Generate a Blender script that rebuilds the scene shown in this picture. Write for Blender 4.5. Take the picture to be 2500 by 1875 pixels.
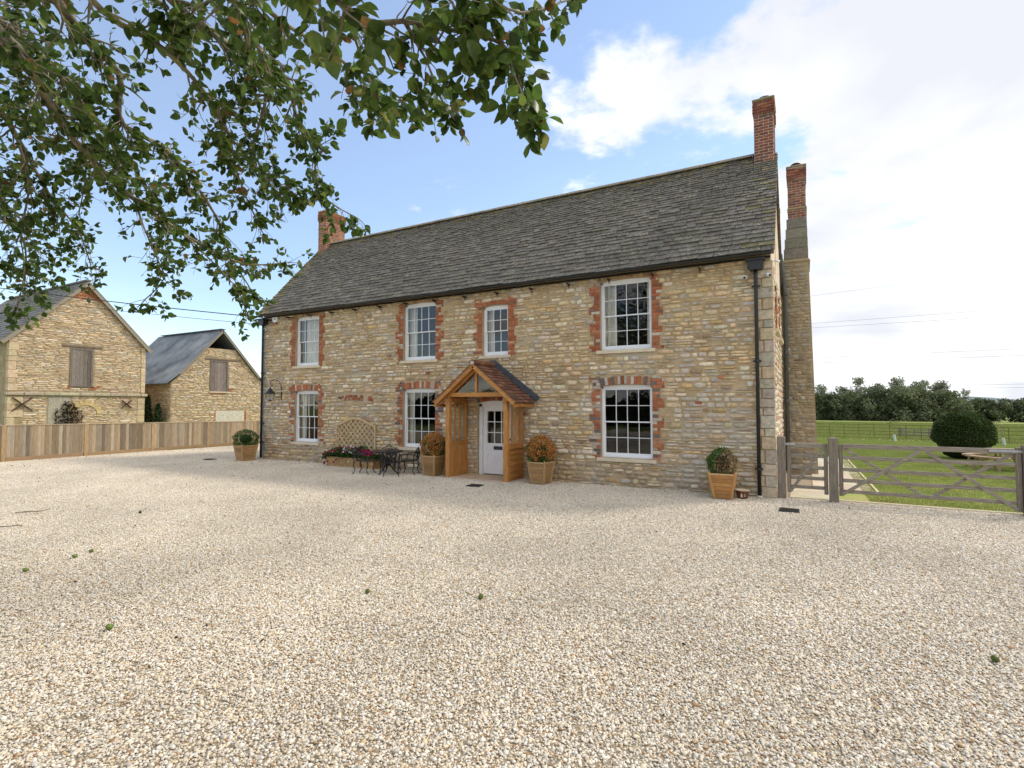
import bpy, math, random
import numpy as np
from mathutils import Vector, Matrix
R = math.radians
for o in list(bpy.data.objects):
    bpy.data.objects.remove(o)
sc = bpy.context.scene
col = sc.collection

# ------------------------------------------------------------------ camera
cd = bpy.data.cameras.new('camera')
cd.sensor_width = 36.0
cd.lens = 1287.2 / 2500 * 36.0
cd.clip_start = 0.05
cd.clip_end = 6000
cam = bpy.data.objects.new('camera', cd)
col.objects.link(cam)
cam.location = (16.62, -11.94, 1.9)
cam.rotation_euler = (R(90 + 2.18), 0, R(29.0))
sc.camera = cam

# ------------------------------------------------------------------ world: Nishita sky with broken cloud
SUN = Vector((0.50, 0.56, 0.82)).normalized()
SUN_EL = math.asin(SUN.z)
SUN_AZ = math.atan2(SUN.x, SUN.y)
w = bpy.data.worlds.new('World')
sc.world = w
w.use_nodes = True
nt = w.node_tree
nt.nodes.clear()
def wn(t, **k):
    n = nt.nodes.new(t)
    for a, b in k.items():
        setattr(n, a, b)
    return n
def wmath(op, a, b=None, c=None, clamp=False):
    n = wn('ShaderNodeMath', operation=op, use_clamp=clamp)
    for i, x in enumerate((a, b, c)):
        if x is None:
            continue
        if isinstance(x, (int, float)):
            n.inputs[i].default_value = x
        else:
            nt.links.new(x, n.inputs[i])
    return n.outputs[0]
sky = wn('ShaderNodeTexSky', sky_type='NISHITA', sun_disc=False)
sky.sun_elevation = SUN_EL
sky.sun_rotation = SUN_AZ
sky.altitude = 60
sky.air_density = 1.0
sky.dust_density = 0.3
sky.ozone_density = 1.6
bg1 = wn('ShaderNodeBackground')
nt.links.new(sky.outputs[0], bg1.inputs[0])
bg1.inputs[1].default_value = 0.15
tc = wn('ShaderNodeTexCoord')
sep = wn('ShaderNodeSeparateXYZ')
nt.links.new(tc.outputs['Generated'], sep.inputs[0])
zc = wmath('ADD', wmath('MAXIMUM', sep.outputs[2], 0.0), 0.16)
px_ = wmath('DIVIDE', sep.outputs[0], zc)
py_ = wmath('DIVIDE', sep.outputs[1], zc)
cmb = wn('ShaderNodeCombineXYZ')
nt.links.new(px_, cmb.inputs[0]); nt.links.new(py_, cmb.inputs[1])
cmb.inputs[2].default_value = 3.7
def wnoise(scale, detail, rough, dist=0.0, off=(0, 0, 0)):
    mp = wn('ShaderNodeMapping')
    mp.inputs[1].default_value = off
    nt.links.new(cmb.outputs[0], mp.inputs[0])
    n = wn('ShaderNodeTexNoise')
    n.inputs['Scale'].default_value = scale
    n.inputs['Detail'].default_value = detail
    n.inputs['Roughness'].default_value = rough
    n.inputs['Distortion'].default_value = dist
    nt.links.new(mp.outputs[0], n.inputs['Vector'])
    return n.outputs[0]
n1 = wnoise(1.25, 10, 0.58, 0.15, (15.5, 3.3, 0))
n2 = wnoise(0.55, 6, 0.5, 0.2, (6.1, 2.6, 0))
# more cloud towards the east (the weather front that also softens the sun), clear patches to the west
east = wmath('ADD', wmath('MULTIPLY', sep.outputs[0], 0.45), 0.115)
low = wmath('MULTIPLY', wmath('MAXIMUM', wmath('SUBTRACT', 0.42, sep.outputs[2]), 0.0), 0.42)
n1 = wmath('MULTIPLY_ADD', n1, 1.6, -0.30)
dens = wmath('ADD', wmath('ADD', n1, east), low)
mr = wn('ShaderNodeMapRange', interpolation_type='SMOOTHSTEP')
mr.inputs[1].default_value = 0.475
mr.inputs[2].default_value = 0.60
mr.inputs[3].default_value = 0.10
nt.links.new(dens, mr.inputs[0])
shade = wn('ShaderNodeMapRange')
shade.inputs[1].default_value = 0.40
shade.inputs[2].default_value = 0.62
nt.links.new(n2, shade.inputs[0])
mixc = wn('ShaderNodeMix', data_type='RGBA')
mixc.inputs[6].default_value = (0.93, 0.93, 0.93, 1)
mixc.inputs[7].default_value = (0.555, 0.57, 0.615, 1)
nt.links.new(shade.outputs[0], mixc.inputs[0])
bg2 = wn('ShaderNodeBackground')
nt.links.new(mixc.outputs[2], bg2.inputs[0])
bg2.inputs[1].default_value = 1.0
mixs = wn('ShaderNodeMixShader')
nt.links.new(mr.outputs[0], mixs.inputs[0])
nt.links.new(bg1.outputs[0], mixs.inputs[1])
nt.links.new(bg2.outputs[0], mixs.inputs[2])
out = wn('ShaderNodeOutputWorld')
nt.links.new(mixs.outputs[0], out.inputs[0])

# ------------------------------------------------------------------ sun (thin cloud in front of it: a soft disc)
ld = bpy.data.lights.new('sun', 'SUN')
ld.energy = 1.6
ld.angle = R(8.0)
ld.color = (1.0, 0.94, 0.84)
sun = bpy.data.objects.new('sun', ld)
col.objects.link(sun)
sun.rotation_euler = SUN.to_track_quat('Z', 'Y').to_euler()

sc.view_settings.view_transform = 'Standard'
sc.view_settings.look = 'None'
sc.view_settings.exposure = 0.66
sc.view_settings.gamma = 1.0
sc.view_settings.use_curve_mapping = False
sc.render.engine = 'CYCLES'
sc.cycles.max_bounces = 8
sc.cycles.transparent_max_bounces = 12
sc.cycles.use_denoising = True

rng = random.Random(7)
nr = np.random.default_rng(11)

# ------------------------------------------------------------------ materials
def pm(name, c1, c2=None, scale=6, detail=5, rough=0.8, bump=0.0, bscale=None, bdist=0.01, spec=0.3, metal=0.0,
       stretch=(1, 1, 1), rnd=0.0, c3=None, c3scale=2, c3lo=0.6, c3hi=0.7, lo=0.35, hi=0.65, spots=None, coat=0.0, trans=0.0):
    """noise between c1 and c2, patches of c3, spots (colour, scale, lo, hi), times the piece colour stored in 'pc'"""
    m = bpy.data.materials.new(name)
    m.use_nodes = True
    t = m.node_tree
    b = t.nodes['Principled BSDF']
    N = lambda ty: t.nodes.new(ty)
    L = t.links.new
    tc = N('ShaderNodeTexCoord'); oi = N('ShaderNodeObjectInfo')
    sc_ = N('ShaderNodeVectorMath'); sc_.operation = 'MULTIPLY'
    L(tc.outputs['Object'], sc_.inputs[0]); sc_.inputs[1].default_value = stretch
    ad = N('ShaderNodeVectorMath'); ad.operation = 'ADD'
    mu = N('ShaderNodeMath'); mu.operation = 'MULTIPLY'; mu.inputs[1].default_value = 37.0
    L(oi.outputs['Random'], mu.inputs[0]); L(sc_.outputs[0], ad.inputs[0]); L(mu.outputs[0], ad.inputs[1])
    vec = ad.outputs[0]
    def noise(s, d=5, r=0.55):
        n = N('ShaderNodeTexNoise')
        n.inputs['Scale'].default_value = s; n.inputs['Detail'].default_value = d; n.inputs['Roughness'].default_value = r
        L(vec, n.inputs['Vector'])
        return n.outputs[0]
    def rng_(x, a, b_):
        n = N('ShaderNodeMapRange'); n.inputs[1].default_value = a; n.inputs[2].default_value = b_
        L(x, n.inputs[0]); return n.outputs[0]
    def mix(f, a, b_, mode='MIX'):
        n = N('ShaderNodeMix'); n.data_type = 'RGBA'; n.blend_type = mode
        if isinstance(f, float): n.inputs[0].default_value = f
        else: L(f, n.inputs[0])
        for i, x in ((6, a), (7, b_)):
            if isinstance(x, tuple): n.inputs[i].default_value = x[:3] + (1,)
            else: L(x, n.inputs[i])
        return n.outputs[2]
    c = mix(rng_(noise(scale, detail), lo, hi), c1, c2 or c1)
    if c3:
        c = mix(rng_(noise(c3scale, 4), c3lo, c3hi), c, c3)
    for sp in (spots or []):
        c = mix(rng_(noise(sp[1], 3, 0.5), sp[2], sp[3]), c, sp[0])
    at = N('ShaderNodeAttribute'); at.attribute_name = 'pc'
    c = mix(1.0, c, at.outputs['Color'], 'MULTIPLY')
    if rnd:
        hsv = N('ShaderNodeHueSaturation')
        v = N('ShaderNodeMapRange'); v.inputs[3].default_value = 1 - rnd; v.inputs[4].default_value = 1 + rnd
        L(oi.outputs['Random'], v.inputs[0]); L(v.outputs[0], hsv.inputs['Value']); L(c, hsv.inputs['Color'])
        c = hsv.outputs[0]
    L(c, b.inputs['Base Color'])
    b.inputs['Roughness'].default_value = rough
    b.inputs['Metallic'].default_value = metal
    b.inputs['Specular IOR Level'].default_value = spec
    if coat:
        b.inputs['Coat Weight'].default_value = coat
    if bump:
        bn = N('ShaderNodeBump'); bn.inputs['Strength'].default_value = bump; bn.inputs['Distance'].default_value = bdist
        L(noise(bscale or scale * 3, 6, 0.6), bn.inputs['Height'])
        L(bn.outputs[0], b.inputs['Normal'])
    if trans:
        o = t.nodes['Material Output']
        tr = N('ShaderNodeBsdfTranslucent'); L(c, tr.inputs['Color'])
        ms = N('ShaderNodeMixShader'); ms.inputs[0].default_value = trans
        L(b.outputs[0], ms.inputs[1]); L(tr.outputs[0], ms.inputs[2]); L(ms.outputs[0], o.inputs[0])
    return m

def glass_mat(name, ior=1.5, tint=(0.9, 0.93, 0.92)):
    m = bpy.data.materials.new(name); m.use_nodes = True
    t = m.node_tree; t.nodes.clear()
    o = t.nodes.new('ShaderNodeOutputMaterial'); ms = t.nodes.new('ShaderNodeMixShader')
    fr = t.nodes.new('ShaderNodeFresnel')
    ge = t.nodes.new('ShaderNodeNewGeometry'); io = t.nodes.new('ShaderNodeMath'); io.operation = 'MULTIPLY_ADD'
    t.links.new(ge.outputs['Backfacing'], io.inputs[0]); io.inputs[1].default_value = 1 / ior - ior; io.inputs[2].default_value = ior
    t.links.new(io.outputs[0], fr.inputs[0])
    tr = t.nodes.new('ShaderNodeBsdfTransparent'); tr.inputs[0].default_value = tint + (1,)
    gl = t.nodes.new('ShaderNodeBsdfGlossy'); gl.inputs['Roughness'].default_value = 0.0
    ad = t.nodes.new('ShaderNodeMath'); ad.operation = 'MULTIPLY'; ad.inputs[1].default_value = 1.7; ad.use_clamp = True
    nz = t.nodes.new('ShaderNodeTexNoise'); nz.inputs['Scale'].default_value = 2.2
    tcn = t.nodes.new('ShaderNodeTexCoord'); t.links.new(tcn.outputs['Object'], nz.inputs['Vector'])
    bp = t.nodes.new('ShaderNodeBump'); bp.inputs['Strength'].default_value = 0.06; bp.inputs['Distance'].default_value = 0.02
    t.links.new(nz.outputs[0], bp.inputs['Height']); t.links.new(bp.outputs[0], gl.inputs['Normal'])
    t.links.new(fr.outputs[0], ad.inputs[0]); t.links.new(ad.outputs[0], ms.inputs[0])
    t.links.new(tr.outputs[0], ms.inputs[1]); t.links.new(gl.outputs[0], ms.inputs[2]); t.links.new(ms.outputs[0], o.inputs[0])
    return m

M = {}
M['stone'] = pm('stone', (0.78, 0.77, 0.76), (1.14, 1.13, 1.1), 14, 7, 0.9, 0.55, 30, 0.012, c3=(0.62, 0.6, 0.57), c3scale=5, c3lo=0.6, c3hi=0.72)
M['mortar'] = pm('mortar', (0.40, 0.295, 0.17), (0.53, 0.415, 0.26), 3, 8, 0.95, 0.7, 28, 0.025, c3=(0.46, 0.40, 0.31), c3scale=0.6, c3lo=0.5, c3hi=0.65)
M['barn_mortar'] = pm('barn_mortar', (0.30, 0.225, 0.13), (0.46, 0.37, 0.24), 4, 6, 0.95, 0.6, 25, 0.02)
M['brick'] = pm('brick', (0.8, 0.8, 0.8), (1.15, 1.12, 1.1), 22, 6, 0.9, 0.5, 60, 0.006)
M['brick_joint'] = pm('brick_joint', (0.48, 0.41, 0.32), (0.60, 0.53, 0.43), 10, 5, 0.95, 0.5, 60, 0.01)
M['dressed'] = pm('dressed_stone', (0.62, 0.53, 0.38), (0.72, 0.63, 0.47), 7, 6, 0.85, 0.2, 50, 0.005)
M['slate'] = pm('slate', (0.096, 0.086, 0.071), (0.178, 0.161, 0.134), 9, 6, 0.82, 0.55, 28, 0.012, spec=0.35,
                spots=[((0.36, 0.35, 0.31), 24, 0.62, 0.68), ((0.30, 0.25, 0.11), 6, 0.72, 0.79)])
M['barn_slate'] = pm('barn_slate', (0.16, 0.155, 0.145), (0.25, 0.24, 0.225), 3, 6, 0.9, 0.4, 25, 0.01)
M['ridge'] = pm('ridge_tile', (0.22, 0.20, 0.16), (0.34, 0.30, 0.22), 8, 6, 0.9, 0.5, 30, 0.01, c3=(0.34, 0.29, 0.15), c3scale=3)
M['iron_sheet'] = pm('iron_sheet', (0.13, 0.15, 0.175), (0.29, 0.315, 0.335), 0.9, 7, 0.75, 0.1, 20, 0.01, spec=0.25, c3=(0.36, 0.37, 0.37), c3scale=0.7, c3lo=0.56, c3hi=0.7)
M['render'] = pm('lime_render', (0.62, 0.53, 0.42), (0.74, 0.66, 0.55), 3, 7, 0.95, 0.5, 30, 0.02, c3=(0.52, 0.27, 0.16), c3scale=1.1, c3lo=0.5, c3hi=0.6)
M['white'] = pm('white_paint', (0.78, 0.79, 0.82), (0.84, 0.85, 0.87), 4, 4, 0.38, 0.05, 40, 0.002, spec=0.5)
M['black'] = pm('black_paint', (0.012, 0.013, 0.015), (0.022, 0.023, 0.026), 20, 4, 0.42, 0.05, 60, 0.002, spec=0.5)
M['castiron'] = pm('cast_iron', (0.010, 0.011, 0.012), (0.025, 0.025, 0.026), 30, 4, 0.45, 0.2, 90, 0.003, spec=0.5)
M['greypipe'] = pm('grey_pipe', (0.06, 0.065, 0.065), (0.09, 0.095, 0.095), 9, 4, 0.45, spec=0.5)
M['lead'] = pm('lead', (0.05, 0.058, 0.075), (0.085, 0.095, 0.115), 5, 5, 0.5, 0.15, 14, 0.01, spec=0.5)
def wood(name, c1, c2, st, rough=0.7, rnd=0.12, bump=0.25, c3=None):
    return pm(name, c1, c2, 9, 6, rough, bump, 26, 0.004, stretch=st, rnd=rnd, c3=c3, c3scale=3, c3lo=0.55, c3hi=0.75)
OAK1, OAK2 = (0.37, 0.155, 0.040), (0.55, 0.27, 0.080)
M['oak_v'] = wood('oak_upright', OAK1, OAK2, (5, 5, 0.5), 0.55)
M['oak_x'] = wood('oak_beam', OAK1, OAK2, (0.5, 5, 5), 0.55)
M['oak_y'] = wood('oak_side', OAK1, OAK2, (5, 0.5, 5), 0.55)
M['fence'] = wood('fence_wood', (0.38, 0.275, 0.165), (0.55, 0.43, 0.285), (6, 6, 0.45), 0.85, 0.22, 0.3, (0.40, 0.36, 0.30))
M['fence_y'] = wood('fence_rail_wood', (0.34, 0.245, 0.145), (0.46, 0.355, 0.23), (6, 0.4, 6), 0.85, 0.1)
M['gate_x'] = wood('gate_wood', (0.20, 0.17, 0.135), (0.36, 0.32, 0.26), (0.6, 8, 8), 0.85, 0.08, 0.4)
M['gate_v'] = wood('gate_post_wood', (0.15, 0.125, 0.098), (0.29, 0.255, 0.205), (8, 8, 0.5), 0.85, 0.08, 0.5)
M['hatch'] = wood('hatch_wood', (0.13, 0.105, 0.09), (0.27, 0.235, 0.21), (7, 7, 0.5), 0.9, 0.18, 0.4, (0.19, 0.11, 0.075))
M['planter'] = wood('planter_wood', (0.34, 0.20, 0.085), (0.50, 0.33, 0.16), (2.0, 2.0, 9), 0.7, 0.14, 0.2)
M['planter_post'] = wood('planter_post_wood', (0.38, 0.25, 0.12), (0.52, 0.37, 0.20), (7, 7, 0.8), 0.7, 0.06, 0.2)
M['trellis'] = wood('trellis_wood', (0.52, 0.38, 0.21), (0.68, 0.52, 0.31), (4, 4, 1.5), 0.8, 0.1, 0.2)
M['table_wood'] = wood('picnic_wood', (0.26, 0.17, 0.10), (0.42, 0.32, 0.22), (2, 6, 6), 0.75, 0.1, 0.2)
M['clay'] = pm('clay_tile', (0.135, 0.062, 0.040), (0.25, 0.120, 0.074), 13, 5, 0.85, 0.35, 45, 0.006, rnd=0.35,
               c3=(0.085, 0.06, 0.048), c3scale=5, c3lo=0.52, c3hi=0.66)
M['lichen_cap'] = pm('lichen_cap', (0.30, 0.27, 0.20), (0.40, 0.35, 0.17), 9, 6, 0.95, 0.5, 40, 0.01)
M['glass'] = glass_mat('window_glass')
M['curtain'] = pm('curtain', (0.62, 0.58, 0.50), (0.72, 0.68, 0.60), 5, 3, 0.9, spec=0.1)
M['dark_room'] = pm('dark_room', (0.05, 0.048, 0.045), (0.07, 0.066, 0.06), 2, 3, 0.95)  # gloom of the rooms put into the wall colour
M['glazed'] = pm('glazed_pot', (0.10, 0.035, 0.018), (0.17, 0.065, 0.03), 7, 5, 0.22, spec=0.6, coat=0.5)
M['soil'] = pm('soil', (0.03, 0.022, 0.015), (0.06, 0.045, 0.03), 30, 5, 0.95, 0.5, 60, 0.01)
M['paving'] = pm('paving', (0.47, 0.40, 0.30), (0.58, 0.51, 0.40), 5, 6, 0.85, 0.2, 40, 0.005, rnd=0.08)
M['galv'] = pm('galvanised', (0.34, 0.36, 0.38), (0.46, 0.48, 0.50), 20, 4, 0.5, metal=0.6)
M['plastic_red'] = pm('red_plastic', (0.35, 0.05, 0.03), (0.4, 0.06, 0.04), 5, 2, 0.4)
M['tube_guard'] = pm('tree_guard', (0.48, 0.56, 0.52), (0.58, 0.66, 0.62), 8, 3, 0.5)
M['print'] = pm('dark_print', (0.03, 0.03, 0.06), (0.04, 0.04, 0.08), 5, 2, 0.5)
M['rust'] = pm('rusty_iron', (0.055, 0.026, 0.018), (0.11, 0.05, 0.032), 9, 5, 0.85, 0.3, 40, 0.005)
M['cable'] = pm('cable', (0.03, 0.03, 0.032), (0.04, 0.04, 0.042), 3, 2, 0.6)
M['leaf'] = pm('leaf', (0.70, 0.75, 0.66), (1.2, 1.16, 1.05), 18, 4, 0.38, 0.15, 50, 0.004, spec=0.35, trans=0.48)
M['leaf_small'] = pm('small_leaf', (0.7, 0.72, 0.66), (1.2, 1.18, 1.1), 9, 4, 0.6, spec=0.3, trans=0.22)
M['bark'] = pm('bark', (0.12, 0.10, 0.07), (0.33, 0.295, 0.22), 11, 6, 0.9, 0.5, 40, 0.01, c3=(0.24, 0.23, 0.09), c3scale=5, c3lo=0.52, c3hi=0.66)
M['grass'] = pm('grass', (0.85, 0.85, 0.8), (1.15, 1.1, 1.05), 1.2, 4, 0.6, spec=0.2, trans=0.35)
M['lawn'] = pm('lawn', (0.27, 0.325, 0.085), (0.36, 0.405, 0.13), 0.8, 8, 0.9, 0.6, 40, 0.03, c3=(0.40, 0.35, 0.15), c3scale=0.7, c3lo=0.50, c3hi=0.66, spec=0.15)
M['field'] = pm('field', (0.24, 0.295, 0.08), (0.33, 0.365, 0.12), 0.25, 9, 0.95, 0.7, 6, 0.1, c3=(0.25, 0.25, 0.10), c3scale=0.12, c3lo=0.52, c3hi=0.7, spec=0.1)
M['gravel_bed'] = pm('gravel_bed', (0.23, 0.18, 0.12), (0.38, 0.31, 0.225), 45, 5, 0.95, 0.6, 90, 0.01)
M['gravel'] = pm('gravel', (0.93, 0.93, 0.93), (1.05, 1.04, 1.03), 30, 3, 0.75, spec=0.25)
t_ = M['gravel'].node_tree; b_ = t_.nodes['Principled BSDF']          # slightly dirtier and cleaner patches across the yard
src_ = b_.inputs['Base Color'].links[0].from_socket
ge_ = t_.nodes.new('ShaderNodeNewGeometry'); nz_ = t_.nodes.new('ShaderNodeTexNoise'); nz_.inputs['Scale'].default_value = 0.45; nz_.inputs['Detail'].default_value = 5
t_.links.new(ge_.outputs['Position'], nz_.inputs['Vector'])
mr_ = t_.nodes.new('ShaderNodeMapRange'); mr_.inputs[1].default_value = 0.3; mr_.inputs[2].default_value = 0.7; mr_.inputs[3].default_value = 0.84; mr_.inputs[4].default_value = 1.08
t_.links.new(nz_.outputs[0], mr_.inputs[0])
hs_ = t_.nodes.new('ShaderNodeHueSaturation'); t_.links.new(mr_.outputs[0], hs_.inputs['Value']); t_.links.new(src_, hs_.inputs['Color']); t_.links.new(hs_.outputs[0], b_.inputs['Base Color'])
M['hill'] = pm('hill', (0.16, 0.20, 0.20), (0.22, 0.26, 0.25), 0.01, 6, 1.0, spec=0.0)  # bluish grey paints in the haze of distance
M['fruit'] = pm('fruit', (0.10, 0.16, 0.022), (0.19, 0.26, 0.05), 40, 4, 0.5, c3=(0.05, 0.045, 0.02), c3scale=22, c3lo=0.58, c3hi=0.66)
M['petal'] = pm('petal', (0.85, 0.85, 0.85), (1.1, 1.1, 1.1), 20, 2, 0.6, trans=0.2)

# ------------------------------------------------------------------ mesh helpers
class MB:
    def __init__(s):
        s.v = []; s.f = []; s.c = []
    def add(s, vs, fs, c=(1, 1, 1)):
        n = len(s.v)
        s.v.extend(vs)
        s.f.extend([tuple(i + n for i in q) for q in fs])
        s.c.extend([c] * len(vs))
        return s
    def box(s, x0, x1, y0, y1, z0, z1, c=(1, 1, 1), ch=0.0, T=None):
        if ch <= 0:
            vs = [(x, y, z) for x in (x0, x1) for y in (y0, y1) for z in (z0, z1)]
            fs = [(0, 1, 3, 2), (4, 6, 7, 5), (0, 4, 5, 1), (2, 3, 7, 6), (0, 2, 6, 4), (1, 5, 7, 3)]
        else:
            X = (x0, x1); Y = (y0, y1); Z = (z0, z1)
            vs = []; idx = {}
            for i in (0, 1):
                for j in (0, 1):
                    for k in (0, 1):
                        sx, sy, sz = (ch if i == 0 else -ch), (ch if j == 0 else -ch), (ch if k == 0 else -ch)
                        idx[i, j, k, 0] = len(vs); vs.append((X[i], Y[j] + sy, Z[k] + sz))
                        idx[i, j, k, 1] = len(vs); vs.append((X[i] + sx, Y[j], Z[k] + sz))
                        idx[i, j, k, 2] = len(vs); vs.append((X[i] + sx, Y[j] + sy, Z[k]))
            fs = []
            for i in (0, 1):
                q = [idx[i, 0, 0, 0], idx[i, 1, 0, 0], idx[i, 1, 1, 0], idx[i, 0, 1, 0]]; fs.append(tuple(q if i else q[::-1]))
                q = [idx[0, i, 0, 1], idx[0, i, 1, 1], idx[1, i, 1, 1], idx[1, i, 0, 1]]; fs.append(tuple(q if i else q[::-1]))
                q = [idx[0, 0, i, 2], idx[1, 0, i, 2], idx[1, 1, i, 2], idx[0, 1, i, 2]]; fs.append(tuple(q if i else q[::-1]))
            for a in (0, 1):
                for b in (0, 1):
                    q = [idx[a, b, 0, 0], idx[a, b, 0, 1], idx[a, b, 1, 1], idx[a, b, 1, 0]]; fs.append(tuple(q if (a + b) % 2 == 0 else q[::-1]))
                    q = [idx[a, 0, b, 0], idx[a, 1, b, 0], idx[a, 1, b, 2], idx[a, 0, b, 2]]; fs.append(tuple(q if (a + b) % 2 == 0 else q[::-1]))
                    q = [idx[0, a, b, 1], idx[0, a, b, 2], idx[1, a, b, 2], idx[1, a, b, 1]]; fs.append(tuple(q if (a + b) % 2 == 0 else q[::-1]))
                    for k in (0, 1):
                        q = [idx[a, b, k, 0], idx[a, b, k, 1], idx[a, b, k, 2]]
                        fs.append(tuple(q if (a + b + k) % 2 == 0 else q[::-1]))
        if T is not None:
            vs = [tuple(T @ Vector(p)) for p in vs]
        return s.add(vs, fs, c)
    def bar(s, p, q, w, h, c=(1, 1, 1), up=(0, 0, 1), ch=0.0):
        """rectangular bar from p to q, w wide (across), h high (along up)"""
        p = Vector(p); q = Vector(q); d = q - p; L = d.length; d.normalize()
        u = Vector(up); sd = d.cross(u)
        if sd.length < 1e-6: sd = d.cross(Vector((1, 0, 0)))
        sd.normalize(); u = sd.cross(d)
        T = Matrix((( d.x, sd.x, u.x, p.x), (d.y, sd.y, u.y, p.y), (d.z, sd.z, u.z, p.z), (0, 0, 0, 1)))
        return s.box(0, L, -w / 2, w / 2, -h / 2, h / 2, c, ch, T)
    def tube(s, pts, rad, n=6, c=(1, 1, 1), cap=True):
        P = [Vector(p) for p in pts]
        if not isinstance(rad, (list, tuple)): rad = [rad] * len(P)
        vs = []; fs = []; nrm = None
        for i, p in enumerate(P):
            d = (P[min(i + 1, len(P) - 1)] - P[max(i - 1, 0)])
            if d.length < 1e-9: d = Vector((0, 0, 1))
            d.normalize()
            if nrm is None:
                nrm = d.cross(Vector((0.31, 0.2, 0.93)))
                if nrm.length < 0.05: nrm = d.cross(Vector((1, 0, 0)))
            nrm = nrm - d * nrm.dot(d)
            if nrm.length < 1e-6: nrm = d.orthogonal()
            nrm.normalize(); b = d.cross(nrm)
            for k in range(n):
                a = 2 * math.pi * k / n
                vs.append(tuple(p + (nrm * math.cos(a) + b * math.sin(a)) * rad[i]))
        for i in range(len(P) - 1):
            for k in range(n):
                k2 = (k + 1) % n
                fs.append((i * n + k, i * n + k2, (i + 1) * n + k2, (i + 1) * n + k))
        if cap:
            fs.append(tuple(range(n))[::-1]); m = (len(P) - 1) * n; fs.append(tuple(range(m, m + n)))
        return s.add(vs, fs, c)
    def lathe(s, prof, n=16, at=(0, 0, 0), c=(1, 1, 1)):
        vs = []; fs = []
        for r, z in prof:
            for k in range(n):
                a = 2 * math.pi * k / n
                vs.append((at[0] + r * math.cos(a), at[1] + r * math.sin(a), at[2] + z))
        for i in range(len(prof) - 1):
            for k in range(n):
                k2 = (k + 1) % n
                fs.append((i * n + k, i * n + k2, (i + 1) * n + k2, (i + 1) * n + k))
        fs.append(tuple(range(n))[::-1]); m = (len(prof) - 1) * n; fs.append(tuple(range(m, m + n)))
        return s.add(vs, fs, c)
    def prism(s, poly, a, b, axis='y', c=(1, 1, 1)):
        """polygon (u, z) pushed from a to b along x or y"""
        n = len(poly)
        if axis == 'y': vs = [(u, a, z) for u, z in poly] + [(u, b, z) for u, z in poly]
        elif axis == 'x': vs = [(a, u, z) for u, z in poly] + [(b, u, z) for u, z in poly]
        else: vs = [(u, z, a) for u, z in poly] + [(u, z, b) for u, z in poly]
        fs = [tuple(range(n)), tuple(range(n, 2 * n))[::-1]]
        fs += [(i, i + n, (i + 1) % n + n, (i + 1) % n) for i in range(n)]
        return s.add(vs, fs, c)
    def shift(s, d):
        s.v = [(x - d[0], y - d[1], z - d[2]) for x, y, z in s.v]
        return s
    def mesh(s, name, mat, smooth=False):
        me = bpy.data.meshes.new(name)
        me.from_pydata(s.v, [], s.f)
        a = me.attributes.new('pc', 'FLOAT_COLOR', 'POINT')
        cc = np.ones((len(s.v), 4), dtype=np.float32)
        if s.c: cc[:, :3] = np.array(s.c, dtype=np.float32)
        a.data.foreach_set('color', cc.ravel())
        me.materials.append(M[mat] if isinstance(mat, str) else mat)
        if smooth:
            me.polygons.foreach_set('use_smooth', [True] * len(me.polygons))
        return me
    def build(s, name, mat, parent=None, smooth=False, world=False, kind=None):
        if world and parent is not None:
            s.shift(parent.location)
        return obj(name, s.mesh(name, mat, smooth), parent, kind=kind)

def obj(name, me, parent=None, loc=None, rot=None, kind=None):
    o = bpy.data.objects.new(name, me)
    col.objects.link(o)
    if parent is not None: o.parent = parent
    if loc is not None: o.location = loc
    if rot is not None: o.rotation_euler = rot
    if kind: o['kind'] = kind
    return o
def tag(o, label, cat, group=None):
    o['label'] = label; o['category'] = cat
    if group: o['group'] = group
    return o
def thing(name, label, cat, loc=(0, 0, 0), rz=0.0, group=None):
    o = obj(name, None, None, loc, (0, 0, rz))
    o.empty_display_size = 0.2
    return tag(o, label, cat, group)
def struct(o):
    o['kind'] = 'structure'; return o
def copy_tree(o, parent=None):
    c = o.copy(); col.objects.link(c); c.parent = parent
    for ch in [x for x in bpy.data.objects if x.parent == o]:
        copy_tree(ch, c)
    return c
def np_mesh(name, V, F, C, mat, smooth=False):
    """V (n,3), F (m,k) all same k, C (n,3)"""
    me = bpy.data.meshes.new(name)
    k = F.shape[1]
    me.vertices.add(len(V)); me.vertices.foreach_set('co', np.asarray(V, dtype=np.float32).ravel())
    me.loops.add(F.size); me.loops.foreach_set('vertex_index', F.astype(np.int32).ravel())
    me.polygons.add(len(F)); me.polygons.foreach_set('loop_start', np.arange(0, F.size, k, dtype=np.int32))
    me.update(calc_edges=True)
    a = me.attributes.new('pc', 'FLOAT_COLOR', 'POINT')
    cc = np.ones((len(V), 4), dtype=np.float32); cc[:, :3] = C
    a.data.foreach_set('color', cc.ravel())
    me.materials.append(M[mat])
    if smooth: me.polygons.foreach_set('use_smooth', np.ones(len(F), dtype=bool))
    return me
def jit(c, a=0.12):
    k = 1 + rng.uniform(-a, a)
    return tuple(max(0.0, x * k * (1 + rng.uniform(-0.04, 0.04))) for x in c)
def rand_rot(n):
    q = nr.normal(size=(n, 4)); q /= np.linalg.norm(q, axis=1)[:, None]
    w_, x, y, z = q.T
    return np.stack([np.stack([1 - 2 * (y * y + z * z), 2 * (x * y - z * w_), 2 * (x * z + y * w_)], 1),
                     np.stack([2 * (x * y + z * w_), 1 - 2 * (x * x + z * z), 2 * (y * z - x * w_)], 1),
                     np.stack([2 * (x * z - y * w_), 2 * (y * z + x * w_), 1 - 2 * (x * x + y * y)], 1)], 1)
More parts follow.
